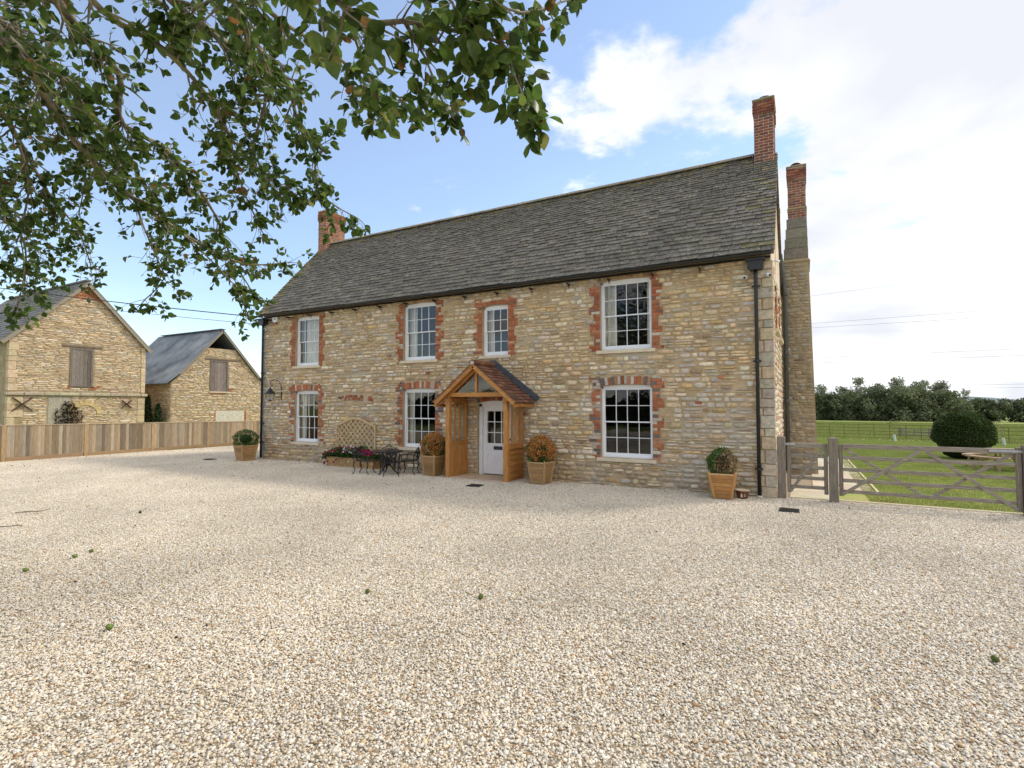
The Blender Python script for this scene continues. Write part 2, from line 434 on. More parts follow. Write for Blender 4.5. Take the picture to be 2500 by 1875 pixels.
def leaf_cloud(pos, size, colr, name, mat='leaf_small', fold=0.35, bias=None):
    """small pointed two-quad leaves at pos (n,3), length size (n,), colour (n,3)"""
    n = len(pos)
    T = np.array([[0, 0, 0], [0.30, 0.45, fold * 0.3], [0, 0.5, 0], [-0.30, 0.45, fold * 0.3], [0, 1, -0.1]], dtype=float)
    Rm = rand_rot(n) if bias is None else bias
    V = np.einsum('nij,kj->nki', Rm, T) * size[:, None, None] + pos[:, None, :]
    F0 = np.array([[0, 1, 2], [1, 4, 2], [2, 4, 3], [0, 2, 3]])
    F = (F0[None] + (np.arange(n) * 5)[:, None, None]).reshape(-1, 3)
    C = np.repeat(colr, 5, axis=0)
    return np_mesh(name, V.reshape(-1, 3), F, C, mat)
def gn_tile(o, grids, rot=True):
    """the object's own mesh is one tile; lay it out on the given grids [(nx, ny, cell, cx, cy)]"""
    g = bpy.data.node_groups.new(o.name + '_tiles', 'GeometryNodeTree')
    g.interface.new_socket('Geometry', in_out='INPUT', socket_type='NodeSocketGeometry')
    g.interface.new_socket('Geometry', in_out='OUTPUT', socket_type='NodeSocketGeometry')
    gi = g.nodes.new('NodeGroupInput'); go = g.nodes.new('NodeGroupOutput')
    jn = g.nodes.new('GeometryNodeJoinGeometry')
    for nx, ny, cell, cx, cy in grids:
        mg = g.nodes.new('GeometryNodeMeshGrid')
        mg.inputs['Size X'].default_value = (nx - 1) * cell; mg.inputs['Size Y'].default_value = (ny - 1) * cell
        mg.inputs['Vertices X'].default_value = nx; mg.inputs['Vertices Y'].default_value = ny
        tr = g.nodes.new('GeometryNodeTransform'); tr.inputs['Translation'].default_value = (cx, cy, 0)
        g.links.new(mg.outputs[0], tr.inputs[0]); g.links.new(tr.outputs[0], jn.inputs[0])
    ip = g.nodes.new('GeometryNodeInstanceOnPoints')
    g.links.new(jn.outputs[0], ip.inputs['Points']); g.links.new(gi.outputs[0], ip.inputs['Instance'])
    rv = g.nodes.new('FunctionNodeRandomValue'); rv.data_type = 'INT'
    rv.inputs[4].default_value = 0; rv.inputs[5].default_value = 3
    mt = g.nodes.new('ShaderNodeMath'); mt.operation = 'MULTIPLY'; mt.inputs[1].default_value = math.pi / 2
    g.links.new(rv.outputs[2], mt.inputs[0])
    cx_ = g.nodes.new('ShaderNodeCombineXYZ'); g.links.new(mt.outputs[0], cx_.inputs[2])
    g.links.new(cx_.outputs[0], ip.inputs['Rotation'])
    g.links.new(ip.outputs[0], go.inputs[0])
    md = o.modifiers.new('tiles', 'NODES'); md.node_group = g

# ================================================================== GROUND
SL = 0.015                                        # the lawn and the field fall gently away behind the gate
def gz(y): return -SL * max(0.0, y - 0.3)
g = MB()
g.add([(-900, -900, -0.16), (2500, -900, -0.16), (2500, 0.3, -0.16), (-900, 0.3, -0.16)], [(0, 1, 2, 3)])
g.add([(-900, 0.3, -0.16), (2500, 0.3, -0.16), (2500, 220, -SL * 220 - 0.16), (-900, 220, -SL * 220 - 0.16)], [(0, 1, 2, 3)])
g.add([(-900, 220, -SL * 220 - 0.16), (2500, 220, -SL * 220 - 0.16), (2500, 3000, -9), (-900, 3000, -9)], [(0, 1, 2, 3)])
struct(g.build('ground', 'field'))
g = MB()                                          # rough pasture behind the estate fence
g.add([(12, 29.5, gz(29.5)), (140, 29.5, gz(29.5)), (140, 175, gz(175)), (12, 175, gz(175))], [(0, 1, 2, 3)])
struct(g.build('field', 'field'))
g = MB()
g.add([(18.0, 0.30, gz(.3)), (60, 0.30, gz(.3)), (60, 29.4, gz(29.4)), (13, 29.4, gz(29.4)), (13, 12.6, gz(12.6)), (18.0, 12.6, gz(12.6))], [(0, 1, 2, 3, 4, 5)])
g.add([(17.2, 0.28, gz(.3)), (17.99, 0.28, gz(.3)), (17.99, 1.6, gz(1.6)), (17.2, 1.6, gz(1.6))], [(0, 1, 2, 3)])
struct(g.build('lawn', 'lawn'))
g = MB()
g.add([(-6.3, -24, 0), (30, -24, 0), (30, 0.18, 0), (16.2, 0.18, 0), (16.2, 10, 0), (-6.3, 10, 0)], [(0, 1, 2, 3, 4, 5)])
struct(g.build('yard', 'gravel_bed'))

# pale angular flint gravel: one 2 m tile of pebbles repeated over the yard
def ico():
    t = (1 + 5 ** 0.5) / 2
    v = np.array([(-1, t, 0), (1, t, 0), (-1, -t, 0), (1, -t, 0), (0, -1, t), (0, 1, t), (0, -1, -t), (0, 1, -t), (t, 0, -1), (t, 0, 1), (-t, 0, -1), (-t, 0, 1)], float)
    v /= np.linalg.norm(v[0])
    f = np.array([(0, 11, 5), (0, 5, 1), (0, 1, 7), (0, 7, 10), (0, 10, 11), (1, 5, 9), (5, 11, 4), (11, 10, 2), (10, 7, 6), (7, 1, 8), (3, 9, 4), (3, 4, 2), (3, 2, 6), (3, 6, 8), (3, 8, 9), (4, 9, 5), (2, 4, 11), (6, 2, 10), (8, 6, 7), (9, 8, 1)])
    return v, f
IV, IF = ico()
n = 26000
pos = np.zeros((n, 3)); pos[:, :2] = nr.uniform(-1.0, 1.0, (n, 2))
pos[:, 2] = nr.uniform(-0.002, 0.009, n)
rad = np.clip(nr.lognormal(math.log(0.0069), 0.33, n), 0.004, 0.018)
scl = np.stack([rad * nr.uniform(0.9, 1.55, n), rad * nr.uniform(0.8, 1.15, n), rad * nr.uniform(0.5, 0.8, n)], 1)
ang = nr.uniform(0, 2 * math.pi, n); tlt = nr.normal(0, 0.22, (n, 2))
ca, sa = np.cos(ang), np.sin(ang)
V = IV[None] * (1 + nr.uniform(-0.22, 0.22, (n, 12, 1))) * scl[:, None, :]
V[:, :, 2] += V[:, :, 0] * tlt[:, :1] + V[:, :, 1] * tlt[:, 1:]
X_ = V[:, :, 0] * ca[:, None] - V[:, :, 1] * sa[:, None]; Y_ = V[:, :, 0] * sa[:, None] + V[:, :, 1] * ca[:, None]
V[:, :, 0] = X_; V[:, :, 1] = Y_
V += pos[:, None, :]
pal = np.array([(0.80, 0.715, 0.58), (0.85, 0.80, 0.705), (0.74, 0.635, 0.485), (0.63, 0.575, 0.50), (0.62, 0.45, 0.27), (0.42, 0.25, 0.13), (0.78, 0.65, 0.45)])
cc = pal[nr.choice(len(pal), n, p=[.30, .24, .19, .10, .07, .02, .08])] * nr.uniform(0.80, 1.08, (n, 1))
F = (IF[None] + (np.arange(n) * 12)[:, None, None]).reshape(-1, 3)
me = np_mesh('gravel', V.reshape(-1, 3), F, np.repeat(np.clip(cc, 0, 0.92), 12, axis=0), 'gravel')
gr = obj('gravel', me, kind='stuff')
tag(gr, 'pale cream and tan gravel covering the yard in front of the house', 'gravel')
gn_tile(gr, [(16, 12, 2.0, 8.7, -11.8), (4, 4, 2.0, -2.2, 4.2)])

# mown grass: one 1 m tile of blades repeated over the lawn
def grass_tile(name, n, h0, h1, pal, wdt, label, spread=0.5):
    p = np.zeros((n, 3)); p[:, :2] = nr.uniform(-spread, spread, (n, 2))
    a = nr.uniform(0, 2 * math.pi, n); h = nr.uniform(h0, h1, n)
    d = np.stack([np.cos(a), np.sin(a), np.zeros(n)], 1)
    lean = nr.normal(0, 0.35, (n, 2)) * h[:, None]
    tip = p.copy(); tip[:, :2] += lean; tip[:, 2] += h
    Vv = np.stack([p - d * wdt, p + d * wdt, tip], 1).reshape(-1, 3)
    Ff = np.arange(3 * n).reshape(-1, 3)
    c = np.array(pal)[nr.integers(0, len(pal), n)] * nr.uniform(0.8, 1.2, (n, 1))
    o = obj(name, np_mesh(name, Vv, Ff, np.repeat(c, 3, axis=0), 'grass'), kind='stuff')
    return tag(o, label, 'grass')
o = grass_tile('grass', 2600, 0.02, 0.045, [(0.26, 0.34, 0.085), (0.31, 0.38, 0.11), (0.36, 0.37, 0.15), (0.22, 0.29, 0.075)], 0.004, 'short green mown grass of the lawn behind the gate')
o.location = (0, 0.3, 0.0); o.rotation_euler = (-math.atan(SL), 0, 0)
gn_tile(o, [(13, 29, 1.0, 24.2, 14.6), (6, 17, 1.0, 16.0, 20.6)])
o = grass_tile('grass', 1500, 0.06, 0.24, [(0.20, 0.26, 0.065), (0.26, 0.31, 0.09), (0.32, 0.31, 0.13), (0.16, 0.22, 0.05)], 0.012, 'rough tufty pasture grass beyond the iron fence', 2.0)
o.location = (0, 0.3, 0.0); o.rotation_euler = (-math.atan(SL), 0, 0)
gn_tile(o, [(14, 20, 4.0, 42, 69.0)])

# kerb along the lawn edge, paved path behind the small gate
g = MB(); g.box(17.05, 30, 0.20, 0.27, -0.1, 0.035, ch=0.006)
struct(g.build('kerb', 'dressed'))
path = struct(MB().add([(16.1, 0.19, -0.006), (17.98, 0.19, -0.006), (17.98, 12.6, gz(12.6) - 0.006), (16.1, 12.6, gz(12.6) - 0.006)], [(0, 1, 2, 3)]).build('path', 'gravel_bed'))
y = 0.30
k = 0
while y < 12:
    L = rng.choice((0.42, 0.6, 0.62, 0.82))
    splits = [16.32, 16.32 + rng.choice((0.55, 0.6, 0.85)), 17.2] if k % 3 else [16.32, 17.2]
    if y > 1.6:
        splits = [16.75 if s < 16.5 else s + 0.1 for s in splits[:-1]] + [17.3, 17.93]
    for a, b in zip(splits[:-1], splits[1:]):
        g = MB(); zt = gz(y) + 0.006 + rng.uniform(-0.003, 0.003)
        g.box(a + 0.006, b - 0.006, y + 0.006, y + L - 0.006, zt - 0.05, zt, ch=0.004, c=jit((1, 1, 1), 0.1))
        g.build('paving_slab', 'paving', path)
    y += L; k += 1
pe = struct(MB().bar((17.985, 1.6, gz(1.6) - 0.03), (17.985, 12.6, gz(12.6) - 0.03), 0.05, 0.10).build('path_edging', 'dressed'))

# ================================================================== STONE AND BRICK GENERATORS
PAL = [((0.66, 0.535, 0.36), 30), ((0.57, 0.435, 0.27), 22), ((0.52, 0.465, 0.385), 15), ((0.62, 0.44, 0.225), 9), ((0.78, 0.68, 0.53), 19), ((0.40, 0.30, 0.195), 5)]
PALB = [((0.66, 0.52, 0.365), 34), ((0.60, 0.455, 0.31), 28), ((0.54, 0.46, 0.38), 14), ((0.65, 0.475, 0.29), 7), ((0.73, 0.62, 0.49), 16), ((0.46, 0.335, 0.225), 4)]
def pick(p):
    return rng.choices([a for a, _ in p], [b for _, b in p])[0]
def stone_geo(x0, x1, z0, z1, d, n=9, sq=0.55):
    """outline and rings of one rubble stone in (u, v, depth)"""
    cx, cz = (x0 + x1) / 2, (z0 + z1) / 2; hw, hh = (x1 - x0) / 2, (z1 - z0) / 2
    ring = []
    ph = rng.uniform(0, 6.28)
    for k in range(n):
        a = ph + 2 * math.pi * k / n + rng.uniform(-0.16, 0.16)
        c_, s_ = math.cos(a), math.sin(a)
        j = rng.uniform(0.86, 1.06)
        ring.append((hw * math.copysign(abs(c_) ** sq, c_) * j, hh * math.copysign(abs(s_) ** sq, s_) * j))
    tx, tz = rng.uniform(-0.25, 0.25) * d, rng.uniform(-0.3, 0.3) * d
    vs = []
    for sc_, dd in ((1.0, -0.006), (0.93, d * 0.72), (0.62, d)):
        for (u, v) in ring:
            e = dd if dd < 0 else max(0.002, dd * rng.uniform(0.8, 1.15) + tx * u / hw + tz * v / hh)
            vs.append((cx + u * sc_, cz + v * sc_, e))
    vs.append((cx, cz, d * rng.uniform(0.9, 1.1)))
    fs = []
    for r in (0, 1):
        for k in range(n):
            k2 = (k + 1) % n
            fs.append((r * n + k, r * n + k2, (r + 1) * n + k2, (r + 1) * n + k))
    for k in range(n):
        fs.append((2 * n + k, 2 * n + (k + 1) % n, 3 * n))
    return vs, fs
def courses(z0, z1, hmin, hmax):
    out_ = []; z = z0
    while z < z1 - 0.03:
        h = rng.uniform(hmin, hmax)
        if z + h > z1 - 0.03: h = z1 - z
        out_.append((z, z + h)); z += h
    return out_
def lay_stones(x0f, x1f, z0, z1, blocked, hmin, hmax, wmin, wmax, gap, dmin, dmax, pal, tint=None):
    """list of stones; x0f/x1f functions of z, blocked(z) gives intervals that stay free"""
    res = []
    for (a, b) in courses(z0, z1, hmin, hmax):
        zm = (a + b) / 2
        x = x0f(zm); X1 = x1f(zm)
        ivs = sorted(blocked(a, b))
        segs = []
        for (p, q) in ivs:
            if p > x: segs.append((x, min(p, X1)))
            x = max(x, q)
        if x < X1: segs.append((x, X1))
        for (p, q) in segs:
            u = p
            while u < q - 0.02:
                wd = rng.uniform(wmin, wmax) * (0.7 + 0.6 * rng.random()) * (0.75 + 0.5 * (b - a) / hmax)
                if q - u - wd < wmin * 0.6: wd = q - u
                gp = gap * rng.uniform(0.6, 1.5)
                wz = 0.010 * math.sin(u * 2.1 + a * 5) + 0.007 * math.sin(u * 5.3 + a * 11)
                subs = [(a, b)]
                if (b - a) > 0.085 and rng.random() < 0.24:
                    m_ = a + (b - a) * rng.uniform(0.4, 0.6); subs = [(a, m_), (m_, b)]
                for (c_, e_) in subs:
                    cl = pick(pal)
                    if tint: cl = tint(u, c_, cl)
                    if rng.random() < 0.985:
                        res.append((u + gp / 2, u + wd - gp / 2, c_ + gp / 2 + wz + rng.uniform(-.005, .005), e_ - gp / 2 + wz + rng.uniform(-.005, .005), rng.uniform(dmin, dmax), jit(cl, 0.16)))
                u += wd
    return res
def place_stones(stones, tf, parent, camdist, nkeep=300, mat='stone', world=True, name='stone', massname='rubble_stones'):
    key = lambda s: -((s[1] - s[0]) * (s[3] - s[2])) / camdist((s[0] + s[1]) / 2, (s[2] + s[3]) / 2) ** 2
    st = sorted(stones, key=key)
    rest = MB()
    for i, s in enumerate(st):
        if s[1] - s[0] < 0.02 or s[3] - s[2] < 0.015: continue
        vs, fs = stone_geo(*s[:5])
        vs = [tf(*p) for p in vs]
        if i < nkeep:
            m_ = MB().add(vs, fs, s[5]); m_.build(name, mat, parent, True, world)
        else:
            rest.add(vs, fs, s[5])
    if rest.v: rest.build(massname, mat, parent, True, world, kind='stuff')
BRK = [((0.39, 0.135, 0.065), 42), ((0.44, 0.185, 0.095), 28), ((0.33, 0.11, 0.055), 14), ((0.26, 0.13, 0.09), 6), ((0.52, 0.28, 0.15), 10)]
BRK_OLD = [((0.42, 0.155, 0.075), 36), ((0.33, 0.115, 0.06), 14), ((0.17, 0.14, 0.13), 14), ((0.52, 0.45, 0.37), 24), ((0.43, 0.22, 0.13), 14)]

# ================================================================== FARMHOUSE
HX, HD, EV, RY, RZ = 16.07, 5.2, 4.98, 2.6, 8.16
house = thing('farmhouse', 'two storey honey stone farmhouse with long dark stone slate roof and brick window surrounds', 'house', (8.0, 2.6, 0))
WIN = [  # x0, x1, z0, z1, rise, cols, kind
    (12.40, 13.62, 3.17, 4.80, 0.035, 4, 'ur'), (12.40, 13.62, 0.65, 2.32, 0.035, 4, 'lr'),
    (9.09, 9.88, 3.19, 4.50, 0.04, 3, 'us'),
    (6.35, 7.53, 3.17, 4.80, 0.035, 4, 'um'), (6.35, 7.53, 0.65, 2.32, 0.035, 4, 'lm'),
    (1.66, 2.80, 3.17, 4.79, 0.03, 4, 'ul'), (1.66, 2.80, 0.65, 2.32, 0.03, 4, 'll')]
DOOR = (8.96, 10.05, 0.02, 1.93, 0.06)
OPEN = [(a, b, c, d, r) for a, b, c, d, r, _, _ in WIN] + [DOOR]
def arc(x, x0, x1, z1, rise):
    t = (x - (x0 + x1) / 2) / ((x1 - x0) / 2)
    return z1 + rise * (1 - t * t)
# -- front wall with real openings and reveals
g = MB()
xs = sorted({0.0, HX, *[o_[0] for o_ in OPEN], *[o_[1] for o_ in OPEN]})
zs = sorted({-0.15, 5.0, *[o_[2] for o_ in OPEN], *[round(o_[3] + o_[4], 3) for o_ in OPEN]})
for a, b in zip(xs[:-1], xs[1:]):
    for c_, d_ in zip(zs[:-1], zs[1:]):
        xm, zm = (a + b) / 2, (c_ + d_) / 2
        if any(o_[0] < xm < o_[1] and o_[2] < zm < o_[3] + o_[4] for o_ in OPEN): continue
        g.add([(a, 0, c_), (b, 0, c_), (b, 0, d_), (a, 0, d_)], [(0, 1, 2, 3)])
for (x0, x1, z0, z1, rs) in OPEN:
    N_ = 8; zt = z1 + rs; dp = 0.34
    pts = [(x0 + (x1 - x0) * i / N_, arc(x0 + (x1 - x0) * i / N_, x0, x1, z1, rs)) for i in range(N_ + 1)]
    for (a, za), (b, zb) in zip(pts[:-1], pts[1:]):
        g.add([(a, 0, za), (b, 0, zb), (b, 0, zt), (a, 0, zt)], [(0, 1, 2, 3)])
        g.add([(a, 0, za), (b, 0, zb), (b, dp, zb), (a, dp, za)], [(0, 3, 2, 1)])
    g.add([(x0, 0, z0), (x0, dp, z0), (x0, dp, z1), (x0, 0, z1)], [(0, 1, 2, 3)])
    g.add([(x1, 0, z0), (x1, dp, z0), (x1, dp, z1), (x1, 0, z1)], [(3, 2, 1, 0)])
    g.add([(x0, 0, z0), (x1, 0, z0), (x1, dp, z0), (x0, dp, z0)], [(0, 1, 2, 3)])
wall = g.build('wall', 'mortar', house, False, True)
# -- inner shell: gables, back wall, floors (coloured near black so the rooms look unlit behind the glass)
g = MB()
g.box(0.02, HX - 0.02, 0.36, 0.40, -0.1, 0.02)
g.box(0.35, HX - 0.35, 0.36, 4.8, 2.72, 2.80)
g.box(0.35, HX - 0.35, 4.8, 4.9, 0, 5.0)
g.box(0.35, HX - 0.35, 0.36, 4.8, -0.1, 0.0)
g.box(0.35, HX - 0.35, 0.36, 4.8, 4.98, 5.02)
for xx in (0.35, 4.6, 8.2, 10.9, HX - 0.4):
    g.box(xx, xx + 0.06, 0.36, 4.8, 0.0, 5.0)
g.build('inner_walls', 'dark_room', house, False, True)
# -- gable walls
def gable_poly(d):
    return [(0.0, -0.15), (HD, -0.15), (HD, EV), (RY, RZ - 0.09), (0.0, EV)]
MB().prism([(0.01, -0.15), (HD, -0.15), (HD, EV), (RY, RZ - 0.1), (0.01, EV)], 0.0, 0.35, 'x').build('gable_wall', 'mortar', house, False, True)
GW = [(1.35, 2.25, 3.6, 4.75), (3.2, 4.0, 3.6, 4.75)]
g = MB()
ys = [0.01, 1.35, 2.25, 3.2, 4.0, HD]; zz = [-0.15, 3.6, 4.75, EV]
for a, b in zip(ys[:-1], ys[1:]):
    for c_, d_ in zip(zz[:-1], zz[1:]):
        if any(q[0] <= (a + b) / 2 <= q[1] and q[2] <= (c_ + d_) / 2 <= q[3] for q in GW): continue
        g.add([(HX, a, c_), (HX, b, c_), (HX, b, d_), (HX, a, d_)], [(0, 1, 2, 3)])
g.add([(HX, 0.01, EV), (HX, HD, EV), (HX, RY, RZ - 0.1)], [(0, 1, 2)])
g.add([(HX - .35, 0.4, 0), (HX - .35, HD, 0), (HX - .35, HD, EV), (HX - .35, RY, RZ - .1), (HX - .35, .4, EV)], [(4, 3, 2, 1, 0)])
gw = g.build('gable_wall', 'render', house, False, True)
gw['label'] = 'patchy limewashed gable wall showing brick and stone'
for (a, b, c_, d_) in GW:
    w_ = MB(); w_.box(HX - 0.24, HX - 0.19, a, b, c_, d_)
    wi = w_.build('window', 'white', house, False, True)
    MB().add([(HX - 0.186, a + .08, c_ + .08), (HX - 0.186, b - .08, c_ + .08), (HX - 0.186, b - .08, d_ - .05), (HX - 0.186, a + .08, d_ - .05)], [(0, 1, 2, 3)]).build('pane', 'glass', wi, False, False).location = (-8.0, -2.6, 0)
    s_ = MB().box(HX - 0.10, HX + 0.09, a - 0.08, b + 0.08, c_ - 0.08, c_ - 0.002, ch=0.01).build('sill', 'dressed', wi); s_.location = (-8.0, -2.6, 0)
    for yy in (a, b):
        z = c_
        while z < d_:
            bk = MB().box(HX - 0.18, HX + 0.006, yy - (0.11 if yy == a else -0.0), yy + (0.004 if yy == a else 0.11), z, z + 0.064, jit(pick(BRK)))
            bk.build('brick', 'brick', wi).location = (-8.0, -2.6, 0)
            z += 0.072
# knobbly rubble and a ragged brick strip showing through the limewash
gs = lay_stones(lambda z: 0.02, lambda z: HD - 0.05, 0.05, EV - 0.05, lambda a, b: [(q[0] - .12, q[1] + .12) for q in GW if b > q[2] - .1 and a < q[3] + .1], 0.10, 0.17, 0.18, 0.38, 0.03, 0.01, 0.03,
                [((0.64, 0.56, 0.45), 50), ((0.70, 0.62, 0.5), 25), ((0.56, 0.33, 0.22), 14), ((0.46, 0.2, 0.12), 6)])
rm = MB()
for s in gs:
    vs, fs = stone_geo(*s[:5]); rm.add([(HX + p[2], p[0], p[1]) for p in vs], fs, s[5])
rm.build('rubble_stones', 'stone', gw, True, False, kind='stuff').location = (-8.0, -2.6, 0)

# -- window surrounds: toothed brick jambs, segmental brick arch
def teeth(kind, side, z):
    """width of the brick jamb beside a window at height z"""
    seed = {'ur': 1, 'lr': 2, 'us': 3, 'um': 4, 'lm': 5, 'ul': 6, 'll': 7}[kind] * 2 + (side > 0)
    blk = int((z + seed * 0.11) / 0.235)
    r_ = random.Random(blk * 131 + seed * 17).random()
    base = 0.17 if blk % 2 else 0.265
    return base + (r_ - 0.5) * 0.05
bricks = []       # (x0,x1,z0,z1,depth,colour,slant, kind)
for (x0, x1, z0, z1, rs, nc, kd) in WIN:
    pal_ = BRK if kd in ('us', 'ul') else (BRK_OLD if kd in ('lr', 'll', 'lm') else BRK[:4] + [((0.50, 0.42, 0.34), 12)])
    ztop = z1 + (0.16 if kd[0] == 'l' or kd == 'us' else 0.02)
    for side in (-1, 1):
        z = z0 - 0.02; row = 0
        while z < ztop:
            wd = teeth(kd, side, z + 0.03)
            e = x0 - 0.002 if side < 0 else x1 + 0.002
            u = 0.0; first = 0.105 if row % 2 else 0.215
            while u < wd - 0.03:
                L = first if u == 0 else 0.215
                L = min(L, wd - u)
                a, b = (e - u - L, e - u) if side < 0 else (e + u, e + u + L)
                bricks.append((a + 0.004, b - 0.004, z + 0.004, z + 0.068, rng.uniform(0.011, 0.019), jit(pick(pal_), 0.2), 0.0, kd))
                u += L
            z += 0.074; row += 1
    # arch of bricks on edge
    nb = int((x1 - x0 + 0.10) / 0.075)
    for i in range(nb):
        xm = x0 - 0.05 + (x1 - x0 + 0.10) * (i + 0.5) / nb
        hgt = 0.20 if kd[0] == 'l' else (0.11 if kd == 'us' else 0.13)
        zb = arc(min(max(xm, x0), x1), x0, x1, z1, rs)
        p_ = pal_ if (kd[0] == 'l' or kd == 'us') else [((0.44, 0.31, 0.17), 5), ((0.36, 0.22, 0.12), 3)]
        bricks.append((xm - 0.034, xm + 0.034, zb + 0.006, zb + hgt * rng.uniform(0.86, 1.04), rng.uniform(0.012, 0.020), jit(pick(p_), 0.2), 0.22 * (i + 0.5 - nb / 2) / nb * 2, kd))
# relieving arch of an old blocked opening, and the brick arch over the door
for i in range(13):
    xm = 3.93 + 0.82 * i / 12
    for q in (0, 1):
        bricks.append((xm - 0.026, xm + 0.028, 2.005 + q * 0.085 + 0.02 * (1 - ((i - 6) / 6) ** 2), 2.08 + q * 0.085 + 0.02 * (1 - ((i - 6) / 6) ** 2), 0.022, jit(pick(BRK_OLD), 0.2), 0.02 * (i - 6), 'patch'))
for (a, b, c_) in ((3.72, 3.80, 1.99), (3.72, 3.88, 2.07), (4.98, 5.06, 2.0), (5.08, 5.18, 1.99), (5.0, 5.14, 2.07)):
    bricks.append((a, b, c_, c_ + 0.065, 0.022, jit(pick(BRK_OLD), 0.2), 0, 'patch'))
for i in range(14):
    xm = DOOR[0] - 0.02 + (DOOR[1] - DOOR[0] + 0.04) * (i + 0.5) / 14
    zb = arc(min(max(xm, DOOR[0]), DOOR[1]), DOOR[0], DOOR[1], DOOR[3], DOOR[4])
    bricks.append((xm - 0.034, xm + 0.034, zb + 0.006, zb + 0.11, 0.024, jit(pick(BRK_OLD), 0.2), 0.2 * (i - 6.5) / 7, 'door'))
for (a, c_) in ((15.02, 2.44), (14.55, 1.9), (8.3, 2.9), (7.2, 2.75), (8.1, 2.5)):
    bricks.append((a, a + rng.uniform(.1, .2), c_, c_ + 0.06, 0.03, jit(pick(BRK), 0.2), 0, 'odd'))
def blocked(a, b):
    zm = (a + b) / 2; r_ = []
    for (x0, x1, z0, z1, rs, nc, kd) in WIN:
        lo_ = z0 - 0.09; hi_ = z1 + rs + (0.22 if kd[0] == 'l' else 0.12)
        if lo_ - 0.02 < zm < hi_ + 0.01:
            tl = teeth(kd, -1, zm); tr_ = teeth(kd, 1, zm)
            if zm > z1 + (0.16 if (kd[0] == 'l' or kd == 'us') else 0.02): tl = tr_ = 0.07
            if zm < z0 - 0.02: tl = tr_ = 0.10
            r_.append((x0 - tl - 0.01, x1 + tr_ + 0.01))
    if a < DOOR[3] + 0.2: r_.append((DOOR[0] - 0.01, DOOR[1] + 0.01))
    if b > 1.98 and a < 2.19: r_.append((3.70, 5.2))
    return r_
def tint(x, z, c_):
    if x > 13.8 and rng.random() < 0.35 and z < 4: return (0.56, 0.50, 0.42)
    if z < 0.5 and rng.random() < 0.5: return (0.47, 0.375, 0.27)
    if x > 10 and z > 2.6 and rng.random() < 0.3: return (0.70, 0.54, 0.33)
    return c_
CAMX, CAMY, CAMZ = cam.location
stones = lay_stones(lambda z: 0.02, lambda z: 15.80, 0.0, 4.93, blocked, 0.055, 0.135, 0.10, 0.34, 0.023, 0.012, 0.038, PAL, tint)
place_stones(stones, lambda u, v, d: (u, -d, v), wall, lambda x, z: math.hypot(x - CAMX, CAMY), 300, world=False)
for o_ in [x for x in bpy.data.objects if x.parent == wall]:
    o_.location = (-8.0, -2.6, 0)
# bricks: nearest as single pieces, the others joined
bricks.sort(key=lambda s: math.hypot((s[0] + s[1]) / 2 - CAMX, CAMY))
rest = MB()
for i, (a, b, c_, d_, dp, cl, sl, kd) in enumerate(bricks):
    m_ = MB(); vs = []
    cx, cz = (a + b) / 2, (c_ + d_) / 2
    tgt = m_ if i < 290 else rest
    T = Matrix.Translation((cx, 0, cz)) @ Matrix.Rotation(sl, 4, 'Y') @ Matrix.Translation((-cx, 0, -cz))
    tgt.box(a, b, -dp, 0.03, c_, d_, cl, 0.004, T)
    if i < 290:
        o_ = m_.build('brick', 'brick', wall); o_.location = (-8.0, -2.6, 0)
rest.build('brickwork', 'brick', wall, kind='stuff').location = (-8.0, -2.6, 0)
# corner quoins of squared grey stone
z = 0.0; k = 0
while z < 4.8:
    h = rng.uniform(0.15, 0.30)
    wd = (0.25, 0.17)[k % 2] + rng.uniform(-0.03, 0.03)
    g = MB(); g.box(HX - wd, HX + 0.03, -0.035 + rng.uniform(-.006, .006), (0.18, 0.34)[k % 2], z + 0.012, min(z + h, 4.86), jit(rng.choice(((0.48, 0.425, 0.335), (0.52, 0.44, 0.32), (0.45, 0.41, 0.345), (0.50, 0.40, 0.275))), 0.16), 0.010)
    g.build('quoin', 'stone', house, False, True)
    if wd < 0.25:
        g = MB(); g.box(15.80, HX - wd - 0.02, -0.022, 0.05, z + 0.015, min(z + h, 4.86) - 0.004, jit((0.56, 0.47, 0.33), 0.16), 0.012); g.build('quoin', 'stone', house, False, True)
    z += h; k += 1
z = 0.0; k = 0
while z < 4.8:
    h = rng.uniform(0.16, 0.3); g = MB()
    g.box(-0.07 + rng.uniform(-.02, .02), (0.16, 0.26)[k % 2], -0.03, 0.3, z + .01, min(z + h, 4.86), jit((0.40, 0.38, 0.33), 0.14), 0.015)
    g.build('quoin', 'stone', house, False, True); z += h; k += 1

